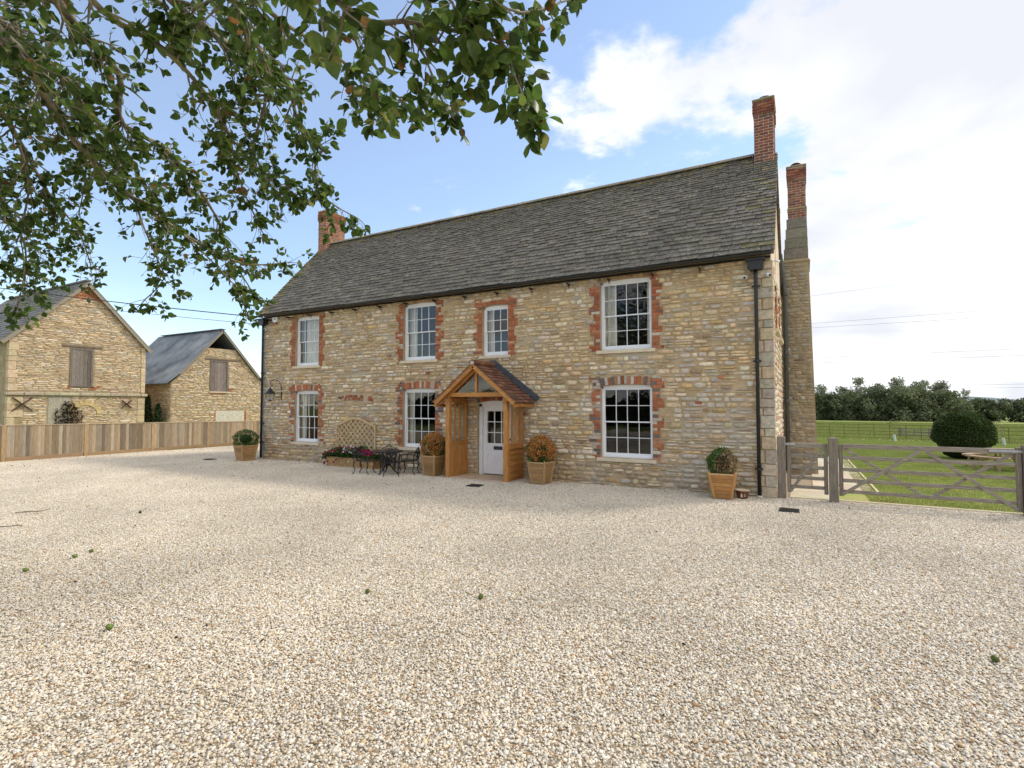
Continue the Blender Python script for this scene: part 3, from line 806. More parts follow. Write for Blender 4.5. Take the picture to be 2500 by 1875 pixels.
# -- sash windows
def sash_window(x0, x1, z0, z1, rs, nc, kd):
    fy = 0.085
    fr = MB(); t = 0.046
    fr.box(x0 + 0.002, x0 + t, fy, fy + 0.09, z0, z1, ch=0.004)
    fr.box(x1 - t, x1 - 0.002, fy, fy + 0.09, z0, z1, ch=0.004)
    fr.box(x0 + t, x1 - t, fy + 0.004, fy + 0.09, z0, z0 + 0.045, ch=0.004)
    N_ = 10
    P_ = [(x0 + 0.002 + (x1 - x0 - 0.004) * i / N_,) for i in range(N_ + 1)]
    poly = [(p[0], arc(p[0], x0, x1, z1, rs) - 0.003) for p in P_] + [(x1 - 0.002, z1 - 0.05), (x0 + 0.002, z1 - 0.05)]
    fr.prism(poly[::-1], fy, fy + 0.09)
    win = fr.build('window', 'white', house, False, True)
    OF = (-8.0, -2.6, 0)
    zi0, zi1 = z0 + 0.045, z1 - 0.05
    zm = (zi0 + zi1) / 2
    xi0, xi1 = x0 + t, x1 - t
    pane_me = None
    for (a, b, yy) in ((zm - 0.012, zi1, fy + 0.02), (zi0, zm + 0.018, fy + 0.05)):
        s_ = MB(); st = 0.033; bot = 0.062 if a == zi0 else 0.026; top = 0.026 if a == zi0 else 0.036
        s_.box(xi0, xi0 + st, yy, yy + 0.03, a, b); s_.box(xi1 - st, xi1, yy, yy + 0.03, a, b)
        s_.box(xi0 + st, xi1 - st, yy - 0.002, yy + 0.031, a, a + bot); s_.box(xi0 + st, xi1 - st, yy - 0.002, yy + 0.031, b - top, b)
        so = s_.build('sash', 'white', win); so.location = OF
        gx0, gx1, gz0, gz1 = xi0 + st, xi1 - st, a + bot, b - top
        bw = 0.0145
        for i in range(1, nc):
            x = gx0 + (gx1 - gx0) * i / nc
            o_ = MB().box(x - bw / 2, x + bw / 2, yy + 0.002, yy + 0.028, gz0, gz1).build('glazing_bar', 'white', win); o_.location = OF
        zmid = (gz0 + gz1) / 2
        o_ = MB().box(gx0, gx1, yy + 0.004, yy + 0.026, zmid - bw / 2, zmid + bw / 2).build('glazing_bar', 'white', win); o_.location = OF
        for i in range(nc):
            for j in (0, 1):
                xa, xb = gx0 + (gx1 - gx0) * i / nc, gx0 + (gx1 - gx0) * (i + 1) / nc
                za, zb = (gz0, zmid) if j == 0 else (zmid, gz1)
                tl = rng.uniform(-0.0008, 0.0008); tv = rng.uniform(-0.0008, 0.0008)
                p = MB().add([(xa, yy + 0.015 - tl - tv, za), (xb, yy + 0.015 + tl - tv, za), (xb, yy + 0.015 + tl + tv, zb), (xa, yy + 0.015 - tl + tv, zb)], [(0, 1, 2, 3)])
                o_ = p.build('pane', 'glass', win); o_.location = OF
    sl = MB().box(x0 - 0.085, x1 + 0.09, -0.055, 0.09, z0 - 0.085, z0 - 0.006, ch=0.006).build('sill', 'dressed', win); sl.location = OF
    # curtains
    def curtain(a, b, full=1.0):
        c_ = MB(); nn = max(8, int((b - a) / 0.02)); vs = []; fs = []
        for i in range(nn + 1):
            x = a + (b - a) * i / nn; yq = fy + 0.20 + 0.025 * math.sin(i * 1.25)
            vs += [(x, yq, z0), (x, yq, z1 + 0.02)]
        fs = [(2 * i, 2 * i + 2, 2 * i + 3, 2 * i + 1) for i in range(nn)]
        o_ = c_.add(vs, fs).build('curtain', 'curtain', win, True); o_.location = OF
    W_ = x1 - x0
    if kd == 'ul': curtain(x0 + 0.22, x1 - 0.02)
    elif kd in ('ur', 'um', 'us'): curtain(x0 + 0.03, x0 + W_ * 0.27); curtain(x1 - W_ * 0.14, x1 - 0.02)
    elif kd == 'll': curtain(x0 + 0.03, x0 + W_ * 0.22)
    elif kd == 'lm': curtain(x0 + 0.03, x0 + W_ * 0.16)
    return win
for W__ in WIN:
    sash_window(*W__)

# -- door
x0, x1, z0, z1, rs = DOOR
OF = (-8.0, -2.6, 0)
fr = MB(); dy = 0.12
fr.box(x0 + 0.003, x0 + 0.10, dy - 0.07, dy + 0.1, z0, z1 - 0.02, ch=0.005); fr.box(x1 - 0.10, x1 - 0.003, dy - 0.07, dy + 0.1, z0, z1 - 0.02, ch=0.005)
pts = [(x0 + 0.003 + (x1 - x0 - 0.006) * i / 10, arc(x0 + (x1 - x0) * i / 10, x0, x1, z1, rs) - 0.004) for i in range(11)]
fr.prism((pts + [(x1 - 0.003, z1 - 0.1), (x0 + 0.003, z1 - 0.1)])[::-1], dy - 0.07, dy + 0.1)
door = MB(); a, b, c_, d_ = x0 + 0.10, x1 - 0.10, 0.05, z1 - 0.1
gx0, gx1, gz0, gz1 = a + 0.12, b - 0.12, 0.86, d_ - 0.12
door.box(a, gx0, dy, dy + 0.05, c_, d_); door.box(gx1, b, dy, dy + 0.05, c_, d_)
door.box(gx0, gx1, dy + 0.001, dy + 0.05, c_, gz0); door.box(gx0, gx1, dy + 0.001, dy + 0.05, gz1, d_)
dm = (a + b) / 2
for (pa, pb) in ((gx0, dm - 0.05), (dm + 0.05, gx1)):
    for (q0, q1, yy) in (((0, 0.02), None, dy - 0.012),):
        door.box(pa, pb, dy - 0.012, dy, 0.22, 0.238); door.box(pa, pb, dy - 0.012, dy, 0.56, 0.578)
        door.box(pa, pa + 0.018, dy - 0.012, dy, 0.238, 0.56); door.box(pb - 0.018, pb, dy - 0.012, dy, 0.238, 0.56)
        door.box(pa + 0.05, pb - 0.05, dy - 0.008, dy, 0.28, 0.52, ch=0.004)
dr = door.build('door', 'white', house, False, True)
f_ = fr.build('door_frame', 'white', dr); f_.location = OF
for i in range(1, 3):
    x = gx0 + (gx1 - gx0) * i / 3
    MB().box(x - 0.011, x + 0.011, dy + 0.005, dy + 0.045, gz0, gz1).build('glazing_bar', 'white', dr).location = OF
    zq = gz0 + (gz1 - gz0) * i / 3
    MB().box(gx0, gx1, dy + 0.007, dy + 0.043, zq - 0.011, zq + 0.011).build('glazing_bar', 'white', dr).location = OF
for i in range(3):
    for j in range(3):
        xa, xb, za, zb = gx0 + (gx1 - gx0) * i / 3, gx0 + (gx1 - gx0) * (i + 1) / 3, gz0 + (gz1 - gz0) * j / 3, gz0 + (gz1 - gz0) * (j + 1) / 3
        MB().add([(xa, dy + 0.024, za), (xb, dy + 0.024, za), (xb, dy + 0.024, zb), (xa, dy + 0.024, zb)], [(0, 1, 2, 3)]).build('pane', 'glass', dr).location = OF
MB().box(9.38, 9.65, dy - 0.012, dy + 0.002, 0.69, 0.785, ch=0.004).build('letterbox', 'black', dr).location = OF
MB().lathe([(0.0, 0), (0.03, 0.0), (0.034, 0.02), (0.02, 0.04), (0, 0.045)], 12, (0, 0, 0)).build('door_knob', 'black', dr, True)
dk = bpy.data.objects['door_knob']; dk.location = (9.90 - 8.0, dy - 2.6, 0.98); dk.rotation_euler = (R(90), 0, 0)

# -- roof: deck, single slates near the camera, the other slates joined, ridge tiles
E0 = Vector((0, -0.24, 4.97)); E1 = Vector((0, RY, RZ))
SLEN = (E1 - E0).length; sd = (E1 - E0).normalized(); nrm_ = Vector((0, -sd.z, sd.y))
g = MB()
g.prism([(-0.24, 4.94), (RY, RZ - 0.03), (HD + 0.2, 4.94), (HD + 0.2, 4.918), (RY, RZ - 0.06), (-0.24, 4.918)], -0.04, HX + 0.07, 'x')
roof = g.build('roof', 'slate', house, False, True)
rows = []; s = 0.0; i = 0
while s < SLEN - 0.06:
    e = 0.170 - 0.080 * (s / SLEN) + rng.uniform(-0.004, 0.004)
    rows.append((s, e)); s += e
slates = []
for ri, (s, e) in enumerate(rows):
    x = -0.06 - rng.uniform(0, 0.2)
    w0 = 0.32 - 0.11 * (s / SLEN)
    while x < HX + 0.08:
        wd = w0 * rng.uniform(0.65, 1.4)
        a, b = max(x, -0.06), min(x + wd, HX + 0.09)
        if b - a > 0.03:
            ln = e * 1.75; th = rng.uniform(0.014, 0.034)
            wav = 0.012 * math.sin(x * 0.9 + ri * 0.2) + 0.01 * math.sin(x * 2.3)
            j = [rng.uniform(-0.005, 0.005) for _ in range(6)]
            lift = 0.030 + rng.uniform(-0.003, 0.006)
            u0 = a + 0.003 + abs(j[0]) * 0.4; u1 = b - 0.003 - abs(j[1]) * 0.4
            um = (u0 + u1) / 2
            lowp = [(u0, s + j[2]), (um, s + j[3] - 0.003), (u1, s + j[4])]
            hip = [(u1, s + ln), (u0, s + ln)]
            vs = []
            for (u, q), hh in [(p, lift) for p in lowp] + [(p, 0.002) for p in hip]:
                base = E0 + sd * q + nrm_ * (hh + wav * 0.5)
                vs.append((u, base.y, base.z))
            for (u, q), hh in [(p, lift + th) for p in lowp] + [(p, 0.008 + th * 0.5) for p in hip]:
                base = E0 + sd * q + nrm_ * (hh + wav * 0.5)
                vs.append((u, base.y, base.z))
            fs = [(4, 3, 2, 1, 0), (5, 6, 7, 8, 9), (0, 1, 6, 5), (1, 2, 7, 6), (2, 3, 8, 7), (3, 4, 9, 8), (4, 0, 5, 9)]
            k_ = rng.uniform(0.82, 1.22)
            cl = (k_ * rng.uniform(0.96, 1.05), k_, k_ * rng.uniform(0.9, 1.04))
            if rng.random() < 0.03: cl = tuple(q * 1.3 for q in cl)
            if (a < 0.25 and rng.random() < 0.8) or (s > SLEN * 0.9 and rng.random() < 0.4) or (b > HX - 0.3 and rng.random() < 0.25):
                cl = (cl[0] * 1.22, cl[1] * 1.15, cl[2] * 0.75)
            slates.append(((b - a) * e / math.hypot((a + b) / 2 - CAMX, CAMY) ** 2, vs, fs, cl))
        x += wd
slates.sort(key=lambda q: -q[0])
rest = MB()
for i, (_, vs, fs, cl) in enumerate(slates):
    if i < 300: MB().add(vs, fs, cl).build('slate', 'slate', roof).location = OF
    else: rest.add(vs, fs, cl)
rest.build('slates', 'slate', roof, kind='stuff').location = OF
x = 0.45
while x < 15.6:
    L = 0.42
    g = MB(); r_ = 0.10; pr = []
    for k in range(7):
        a = math.pi * k / 6
        pr.append((RY - 0.13 * math.cos(a), RZ + 0.012 + 0.095 * math.sin(a) + rng.uniform(-.003, .003)))
    pin = [(RY + (p[0] - RY) * 0.8, RZ + (p[1] - RZ) * 0.75 - 0.005) for p in pr]
    g.prism(pr + pin[::-1], x + 0.004, x + L - 0.004, 'x', jit((1, 1, 1), 0.15))
    g.build('ridge_tile', 'ridge', roof).location = OF
    x += L
# back slope (plain courses, out of sight from the yard)
# -- gutter, hoppers, downpipes
gu = MB(); pr = []
for k in range(9):
    a = math.pi + math.pi * k / 8
    pr.append((-0.275 + 0.055 * math.cos(a), 4.962 + 0.05 * math.sin(a)))
pin = [(-0.275 + (p[0] + 0.275) * 0.85, 4.962 + (p[1] - 4.962) * 0.85) for p in pr]
gu.prism(pr + pin[::-1], -0.16, HX + 0.02, 'x'); gu.box(-0.02, HX - 0.0, -0.06, -0.02, 4.90, 4.935)
gut = gu.build('gutter', 'black', house, False, True)
x = 0.4
while x < HX:
    MB().box(x, x + 0.02, -0.22, 0.0, 4.80, 4.84).bar((x + .01, -0.20, 4.84), (x + .01, -0.02, 4.74), 0.015, 0.015).build('gutter_bracket', 'black', gut).location = OF
    x += 1.02
def downpipe(px, hop=True):
    p = MB(); p.tube([(px, -0.10, 0.02), (px, -0.10, 4.5), (px, -0.10, 4.70)], 0.036, 12)
    d_ = p.build('downpipe', 'black', house, True, True)
    h = MB()
    h.prism([(px - 0.15, 4.86), (px - 0.15, 4.70), (px - 0.10, 4.65), (px + 0.10, 4.65), (px + 0.15, 4.70), (px + 0.15, 4.86)], -0.21, -0.01)
    h.box(px - 0.18, px + 0.18, -0.24, -0.005, 4.84, 4.875)
    h.build('hopper', 'black', d_).location = OF
    for zb in (0.55, 1.2 if px < 1 else 2.75, 2.95 if px < 1 else 4.3):
        q = MB(); q.lathe([(0.036, 0), (0.050, 0.01), (0.050, 0.05), (0.036, 0.06)], 12, (px, -0.10, zb)); q.box(px - 0.08, px + 0.08, -0.09, 0.0, zb + 0.02, zb + 0.045)
        q.build('pipe_bracket', 'black', d_).location = OF
    MB().lathe([(0.06, 0), (0.06, 0.03), (0.045, 0.05)], 12, (px, -0.10, 0.0)).build('pipe_shoe', 'brick_joint', d_).location = OF
downpipe(15.79); downpipe(0.09)
# grey soil pipe on the gable
p = MB(); p.tube([(HX + 0.12, 5.08, 0.0), (HX + 0.12, 5.08, 5.0), (HX + 0.08, 5.02, 5.5), (HX + 0.02, 4.9, 6.2)], 0.055, 12)
for zb in (1.9, 3.3, 5.0): p.lathe([(0.055, 0), (0.068, 0.01), (0.068, 0.12), (0.055, 0.14)], 12, (HX + 0.12, 5.08, zb))
sp = p.build('downpipe', 'greypipe', house, True, True)
sp['label'] = 'dark grey soil pipe running up the gable end'

# -- chimneys
def brick_stack(x0, x1, y0, y1, z0, z1, name='chimney', corbel=True, pal=BRK, joint='brick_joint'):
    core = MB(); core.box(x0 + 0.001, x1 - 0.001, y0 + 0.001, y1 - 0.001, z0, z1)
    ch_ = core.build(name, joint, house, False, True)
    m_ = MB(); z = z0; r_ = 0
    ztop = z1
    while z < ztop - 0.03:
        ex = 0.0
        if corbel:
            left = ztop - z
            if left < 0.12: ex = 0.012
            elif left < 0.32: ex = 0.026
            elif left < 0.40: ex = 0.013
        h = 0.064
        for (axis, p0, p1, f0) in (('x', x0 - ex, x1 + ex, y0 - ex), ('x', x0 - ex, x1 + ex, y1 + ex), ('y', y0 - ex, y1 + ex, x0 - ex), ('y', y0 - ex, y1 + ex, x1 + ex)):
            u = p0; k = r_
            first = True
            while u < p1 - 0.01:
                L = 0.11 if (r_ % 2 and first) else 0.215
                L = min(L, p1 - u); first = False
                cl = jit(pick(pal), 0.18); e = rng.uniform(0.001, 0.004); jt = 0.0065
                if axis == 'x':
                    ya, yb = (f0 - e, f0 + 0.05) if f0 < (y0 + y1) / 2 else (f0 - 0.05, f0 + e)
                    m_.box(u + jt, u + L - jt, ya, yb, z + jt, z + h + 0.003, cl)
                else:
                    xa, xb = (f0 - e, f0 + 0.05) if f0 < (x0 + x1) / 2 else (f0 - 0.05, f0 + e)
                    m_.box(xa, xb, u + jt + 0.001, u + L - jt, z + jt, z + h + 0.003, cl)
                u += L
        z += 0.074; r_ += 1
    m_.build('brickwork', 'brick', ch_, kind='stuff').location = OF
    MB().box(x0 - 0.035, x1 + 0.035, y0 - 0.035, y1 + 0.035, ztop + 0.002, ztop + 0.05, ch=0.02).build('cap', 'lichen_cap', ch_).location = OF
    return ch_
OLDRED = [((0.24, 0.085, 0.055), 40), ((0.19, 0.075, 0.055), 30), ((0.30, 0.12, 0.07), 20), ((0.14, 0.075, 0.06), 10)]
c1 = brick_stack(15.64, 16.08, 2.30, 3.15, 7.75, 9.46, pal=OLDRED)
c1['label'] = 'tall dark red brick chimney with black metal cowl at gable end'
MB().lathe([(0.11, 0), (0.11, 0.07), (0.17, 0.075), (0.17, 0.11), (0.05, 0.14)], 18, (15.88, 2.6, 9.51)).build('cowl', 'black', c1, True).location = OF
MB().box(15.60, 16.12, 2.22, 3.2, 7.70, 7.80, ch=0.02).build('flaunching', 'lichen_cap', c1).location = OF
c2 = brick_stack(0.04, 0.48, 2.28, 3.22, 7.65, 9.42, pal=[((0.31, 0.11, 0.06), 40), ((0.24, 0.09, 0.055), 25), ((0.37, 0.16, 0.085), 25), ((0.18, 0.09, 0.065), 10)])
c2['label'] = 'orange red brick chimney with pale joints behind tree branches'
# rear range with its own stack
g = MB(); g.prism([(HD + 0.02, -0.15), (8.9, -0.15), (8.9, 4.7), (7.0, 8.15), (HD + 0.02, 5.4)], 7.0, HX - 0.03, 'x')
rr = g.build('rear_range', 'mortar', house, False, True)
rs_ = MB()
d = Vector((0, 7.05 - (HD + 0.1), 8.22 - 5.42)); L = d.length; d.normalize(); nn = Vector((0, -d.z, d.y))
for i in range(22):
    p0 = Vector((0, HD + 0.1, 5.42)) + d * (L * i / 22); q = [p0 + nn * 0.03, p0 + nn * 0.05, p0 + d * (L / 22 * 1.2) + nn * 0.012]
    x = 13.0
    while x < HX - 0.02:
        b_ = min(x + rng.uniform(0.22, 0.36), HX - 0.02); k_ = rng.uniform(0.8, 1.3); cl = (k_, k_, k_ * 0.9)
        if rng.random() < 0.4: cl = (k_ * 1.9, k_ * 1.6, k_ * 0.7)
        rs_.add([(x, q[0].y, q[0].z), (b_, q[0].y, q[0].z), (x, q[1].y, q[1].z), (b_, q[1].y, q[1].z), (x, q[2].y, q[2].z), (b_, q[2].y, q[2].z)], [(0, 1, 3, 2), (2, 3, 5, 4), (1, 5, 3)], cl)
        x = b_
rs_.build('slates', 'slate', rr, kind='stuff').location = OF
# stepped stone stack: tapering body, weathered offset, brick shaft
st = MB()
prof = [(-0.1, 16.06, 16.93, 5.28, 6.95), (6.0, 16.06, 16.80, 5.28, 6.85), (6.03, 16.10, 16.84, 5.25, 6.88), (6.10, 16.16, 16.79, 5.29, 6.8), (7.30, 16.28, 16.77, 5.38, 6.6)]
vs = []; fs = []
for (z_, a, b, c_, d_) in prof: vs += [(a, c_, z_), (b, c_, z_), (b, d_, z_), (a, d_, z_)]
for i in range(len(prof) - 1):
    for k in range(4): fs.append((4 * i + k, 4 * i + (k + 1) % 4, 4 * i + 4 + (k + 1) % 4, 4 * i + 4 + k))
st.add(vs, fs, (0.80, 0.82, 0.86)); stk = st.build('chimney', 'mortar', house, False, True)
stk['label'] = 'stone chimney breast at the back with a brick shaft'
ss = lay_stones(lambda z: 16.10, lambda z: 16.90 - 0.021 * z, 0.03, 5.95, lambda a, b: [], 0.07, 0.14, 0.12, 0.32, 0.02, 0.008, 0.02,
                [((0.40, 0.345, 0.255), 30), ((0.34, 0.295, 0.225), 24), ((0.37, 0.345, 0.295), 24), ((0.47, 0.43, 0.36), 12), ((0.27, 0.235, 0.185), 10)])
rm = MB()
for s in ss:
    vs, fs = stone_geo(*s[:5]); rm.add([(p[0], 5.275 - p[2], p[1]) for p in vs], fs, s[5])
rm.build('rubble_stones', 'stone', stk, True, kind='stuff').location = OF
for i, zq in enumerate((6.12, 6.42, 6.72, 7.02)):
    t = (zq - 6.1) / 1.2
    MB().box(16.17 + 0.11 * t, 16.795 - 0.022 * t, 5.27 + 0.09 * t, 5.6, zq + 0.006, zq + 0.292, jit((0.27, 0.25, 0.20), 0.15), 0.01).build('weathering_stone', 'stone', stk).location = OF
c3 = brick_stack(16.30, 16.76, 5.42, 6.3, 7.28, 8.86, pal=OLDRED[:3] + [((0.33, 0.16, 0.10), 30)])
c3['label'] = 'shorter brick shaft with yellow lichen on its top'
MB().lathe([(0.03, 0), (0.03, 0.08), (0.12, 0.10), (0.15, 0.13), (0.10, 0.17), (0.02, 0.19)], 16, (16.52, 5.75, 8.91)).build('cowl', 'rust', c3, True).location = OF
MB().box(16.28, 16.785, 5.40, 6.32, 7.60, 7.66, ch=0.015).build('band', 'lichen_cap', c3).location = OF

# ================================================================== OAK PORCH
PX0, PX1, PY = 8.53, 10.36, -0.88
porch = thing('porch', 'small oak framed porch with red clay tile roof sheltering the front door', 'porch', (9.45, -0.45, 0))
def pw(m_, name, mat, smooth=False, par=None, kind=None):
    par = par or porch
    m_.shift(porch.location)
    return obj(name, m_.mesh(name, mat, smooth), par, kind=kind)
pw(MB().box(PX0 - 0.03, PX1 + 0.03, PY - 0.03, -0.0, -0.05, 0.028, ch=0.006), 'threshold', 'brick_joint')
for i in range(3):
    for j in range(2):
        a = PX0 + 0.12 + (PX1 - PX0 - 0.24) * i / 3; b = PX0 + 0.12 + (PX1 - PX0 - 0.24) * (i + 1) / 3
        c_ = PY - 0.02 + 0.44 * j
        pw(MB().box(a + 0.004, b - 0.004, c_ + 0.004, c_ + 0.436, 0.02, 0.038, jit((1.05, 0.92, 0.82), .1), 0.004), 'paving_slab', 'paving')
for xa in (PX0, PX1 - 0.12):
    pw(MB().box(xa, xa + 0.12, PY, PY + 0.12, 0.0, 2.08, ch=0.006), 'post', 'oak_v')
    pw(MB().box(xa, xa + 0.12, -0.09, -0.035, 0.0, 2.08, ch=0.006), 'post', 'oak_v')
    pw(MB().box(xa + 0.01, xa + 0.11, PY + 0.12, -0.09, 1.93, 2.06, ch=0.006), 'wall_plate', 'oak_y')
    pw(MB().box(xa + 0.012, xa + 0.108, PY + 0.12, -0.09, 0.82, 0.93, ch=0.006), 'mid_rail', 'oak_y')
    pw(MB().box(xa + 0.012, xa + 0.108, PY + 0.12, -0.09, 0.03, 0.13, ch=0.006), 'bottom_rail', 'oak_y')
    ya, yb = PY + 0.12, -0.09
    for i in (1, 2):
        ym = ya + (yb - ya) * i / 3
        pw(MB().box(xa + 0.03, xa + 0.09, ym - 0.022, ym + 0.022, 0.93, 1.93, ch=0.004), 'mullion', 'oak_v')
    for i in range(3):
        a, b = ya + (yb - ya) * i / 3, ya + (yb - ya) * (i + 1) / 3
        pw(MB().add([(xa + 0.06, a, 0.93), (xa + 0.06, b, 0.93), (xa + 0.06, b, 1.93), (xa + 0.06, a, 1.93)], [(0, 1, 2, 3)]), 'pane', 'glass')
    # upright lining boards inside
    xi = xa + 0.085 if xa == PX0 else xa + 0.02
    for i in range(6):
        a = ya + (yb - ya) * i / 6; b = ya + (yb - ya) * (i + 1) / 6
        pw(MB().box(xi, xi + 0.016, a + 0.0015, b - 0.0015, 0.13, 0.82, ch=0.003), 'lining_board', 'oak_v')
    # lapped weatherboards outside
    s_ = -1 if xa == PX0 else 1; xo = xa + 0.012 if s_ < 0 else xa + 0.108
    for i in range(5):
        zb = 0.12 + 0.138 * i
        v = [(xo + s_ * 0.028, ya, zb), (xo + s_ * 0.028, yb, zb), (xo + s_ * 0.006, yb, zb + 0.155), (xo + s_ * 0.006, ya, zb + 0.155),
             (xo - s_ * 0.002, ya, zb), (xo - s_ * 0.002, yb, zb), (xo - s_ * 0.002, yb, zb + 0.155), (xo - s_ * 0.002, ya, zb + 0.155)]
        pw(MB().add(v, [(0, 1, 2, 3), (7, 6, 5, 4), (0, 4, 5, 1), (3, 2, 6, 7), (1, 5, 6, 2), (0, 3, 7, 4)]), 'weatherboard', 'oak_y')
    pw(MB().box(xa - 0.03 if s_ < 0 else xa + 0.05, xa + 0.07 if s_ < 0 else xa + 0.165, PY + 0.10, -0.02, 0.80, 0.845, ch=0.006), 'ledge', 'oak_y')
AX, AZ = 9.45, 2.90           # apex
EL, ER, EZ = 8.26, 10.64, 1.95
# front truss
pw(MB().box(PX0 - 0.02, PX1 + 0.02, PY - 0.005, PY + 0.10, 2.082, 2.19, ch=0.006), 'tie_beam', 'oak_x')
pw(MB().box(AX - 0.03, AX + 0.03, PY + 0.01, PY + 0.09, 2.19, 2.80, ch=0.005), 'king_post', 'oak_v')
for ex in (EL, ER):
    d = Vector((ex - AX, 0, EZ - AZ)).normalized()
    p0 = Vector((AX, PY + 0.04, AZ - 0.09)); p1 = Vector((ex, PY + 0.04, EZ - 0.09)) - d * 0.14
    pw(MB().bar(p0, p1, 0.10, 0.12, up=(0, 0, 1), ch=0.005), 'rafter', 'oak_x')
    p0 = Vector((AX, -1.0, AZ - 0.045)); p1 = Vector((ex, -1.0, EZ - 0.045)) - d * 0.02
    pw(MB().bar(p0, p1, 0.035, 0.125, up=(0, 0, 1), ch=0.005), 'bargeboard', 'oak_x')
    # glazed half of the gable
    sx = -1 if ex == EL else 1
    tri = [(AX + sx * 0.02, 2.18), (AX + sx * 0.02, 2.80), (AX + sx * 0.86, 2.18)]
    pw(MB().add([(a, PY + 0.05, b) for a, b in tri], [(0, 1, 2)]), 'pane', 'glass')
    pw(MB().box(ex - 0.03 if sx < 0 else ex - 0.07, ex + 0.07 if sx < 0 else ex + 0.03, -0.985, -0.03, EZ - 0.12, EZ - 0.045, ch=0.005), 'eaves_board', 'oak_y')
# boarded underside of the roof and the tiles
SLP = math.hypot(AX - EL, AZ - EZ)
for sx, ex in ((-1, EL), (1, ER)):
    dn = Vector((ex - AX, 0, EZ - AZ)).normalized(); nn = Vector((-dn.z * sx, 0, dn.x * sx))
    b_ = MB(); T0 = Vector((AX, -0.96, AZ)); T1 = T0 + dn * SLP
    v = [T0, T1, T1 + Vector((0, 0.93, 0)), T0 + Vector((0, 0.93, 0))]
    v += [q - nn * 0.015 for q in v]
    b_.add([tuple(q) for q in v], [(0, 1, 2, 3), (7, 6, 5, 4), (0, 4, 5, 1), (1, 5, 6, 2), (2, 6, 7, 3), (3, 7, 4, 0)])
    pw(b_, 'roof_boarding', 'oak_y')
    nrow = 13; ex_ = (SLP + 0.06) / nrow
    for r_ in range(nrow):
        s0 = ex_ * (r_ + 1)                         # distance of the tile's tail from the apex
        yy = -1.035 - (0.08 if r_ % 2 else 0.0)
        while yy < -0.04:
            a = max(yy, -1.035); b = min(yy + 0.162, -0.035)
            if b - a > 0.03:
                lf = 0.030 + rng.uniform(-0.003, 0.006); th = 0.012
                hd_ = max(0.0, s0 - ex_ * 1.7)
                q = []
                jj = rng.uniform(-0.006, 0.006)
                for (ss_, hh) in ((s0 + jj, lf), (s0 + jj, lf + th), (hd_, 0.004), (hd_, 0.004 + th)):
                    for y_ in (a + 0.002, b - 0.002):
                        p = Vector((AX, 0, AZ)) + dn * ss_ + nn * hh
                        q.append((p.x, y_, p.z))
                f_ = [(2, 3, 7, 6), (0, 4, 5, 1), (0, 1, 3, 2), (4, 6, 7, 5), (0, 2, 6, 4), (1, 5, 7, 3)]
                if sx < 0: f_ = [t_[::-1] for t_ in f_]
                pw(MB().add(q, f_, jit((1, 1, 1), 0.2)), 'tile', 'clay')
            yy += 0.162
y = -1.05
while y < -0.06:
    pr = [(AX - 0.085 * math.cos(math.pi * k / 8), AZ + 0.0 + 0.105 * math.sin(math.pi * k / 8)) for k in range(9)]
    pi_ = [(AX + (p[0] - AX) * 0.78, AZ + (p[1] - AZ) * 0.78 - 0.004) for p in pr]
    pw(MB().prism(pr + pi_[::-1], y, min(y + 0.235, -0.035), 'y', jit((1.25, 1.1, 1.0), .12)), 'ridge_tile', 'clay')
    y += 0.24
for i in range(8):
    a = PX0 + 0.12 + (PX1 - PX0 - 0.24) * i / 8
    pw(MB().box(a + 0.002, a + (PX1 - PX0 - 0.24) / 8 - 0.002, PY + 0.10, -0.035, 2.085, 2.10), 'added_ceiling_board', 'oak_y')  # boards added above the tie beam level to darken the glazed gable
pw(MB().box(AX - 0.055, AX + 0.055, -1.046, -1.0, AZ - 0.02, AZ + 0.07), 'ridge_bedding', 'brick_joint')
# lead flashing up the wall on both slopes
for ex in (EL - 0.04, ER + 0.14):
    d = Vector((ex - AX, 0, EZ - AZ)).normalized()
    p0 = Vector((AX, -0.045, AZ + 0.11)); p1 = Vector((ex, -0.045, EZ + 0.07))
    pw(MB().bar(p0, p1, 0.04, 0.14, up=(0, 0, 1)), 'flashing', 'lead')
for xa in (PX0 - 0.005, PX1 - 0.115):
    pw(MB().box(xa, xa + 0.12, PY - 0.035, PY - 0.003, 1.93, 2.06, ch=0.008), 'bracket', 'oak_v')

# ================================================================== FENCE on the left
FX = -6.42
fence = thing('fence', 'close boarded pale timber fence separating the gravel yard from the barns', 'fence', (FX, 0, 0))
def ftop(y): return 1.235 - 0.012 * (y + 5)
y = -11.0
while y < 9:
    g = MB(); tilt = rng.uniform(-0.004, 0.004); zt = ftop(y) - 0.045
    th = 0.018
    v = []
    y0_, y1_ = y, y + 0.118
    for (yy, xo) in ((y0_, 0.004), (y1_, 0.030)):
        v += [(xo + 0.0, yy, 0.135), (xo + th * (0.5 if yy == y0_ else 1), yy, 0.135), (xo + th * (0.5 if yy == y0_ else 1), yy + tilt, zt), (xo, yy + tilt, zt)]
    k_ = rng.uniform(0.62, 1.12); gy = rng.random()
    cl = (k_, k_, k_) if gy < 0.6 else (k_ * 0.95, k_ * 1.02, k_ * 1.15)
    g.add(v, [(0, 1, 2, 3), (7, 6, 5, 4), (1, 5, 6, 2), (0, 3, 7, 4), (3, 2, 6, 7), (0, 4, 5, 1)], cl)
    g.build('board', 'fence', fence)
    y += 0.1
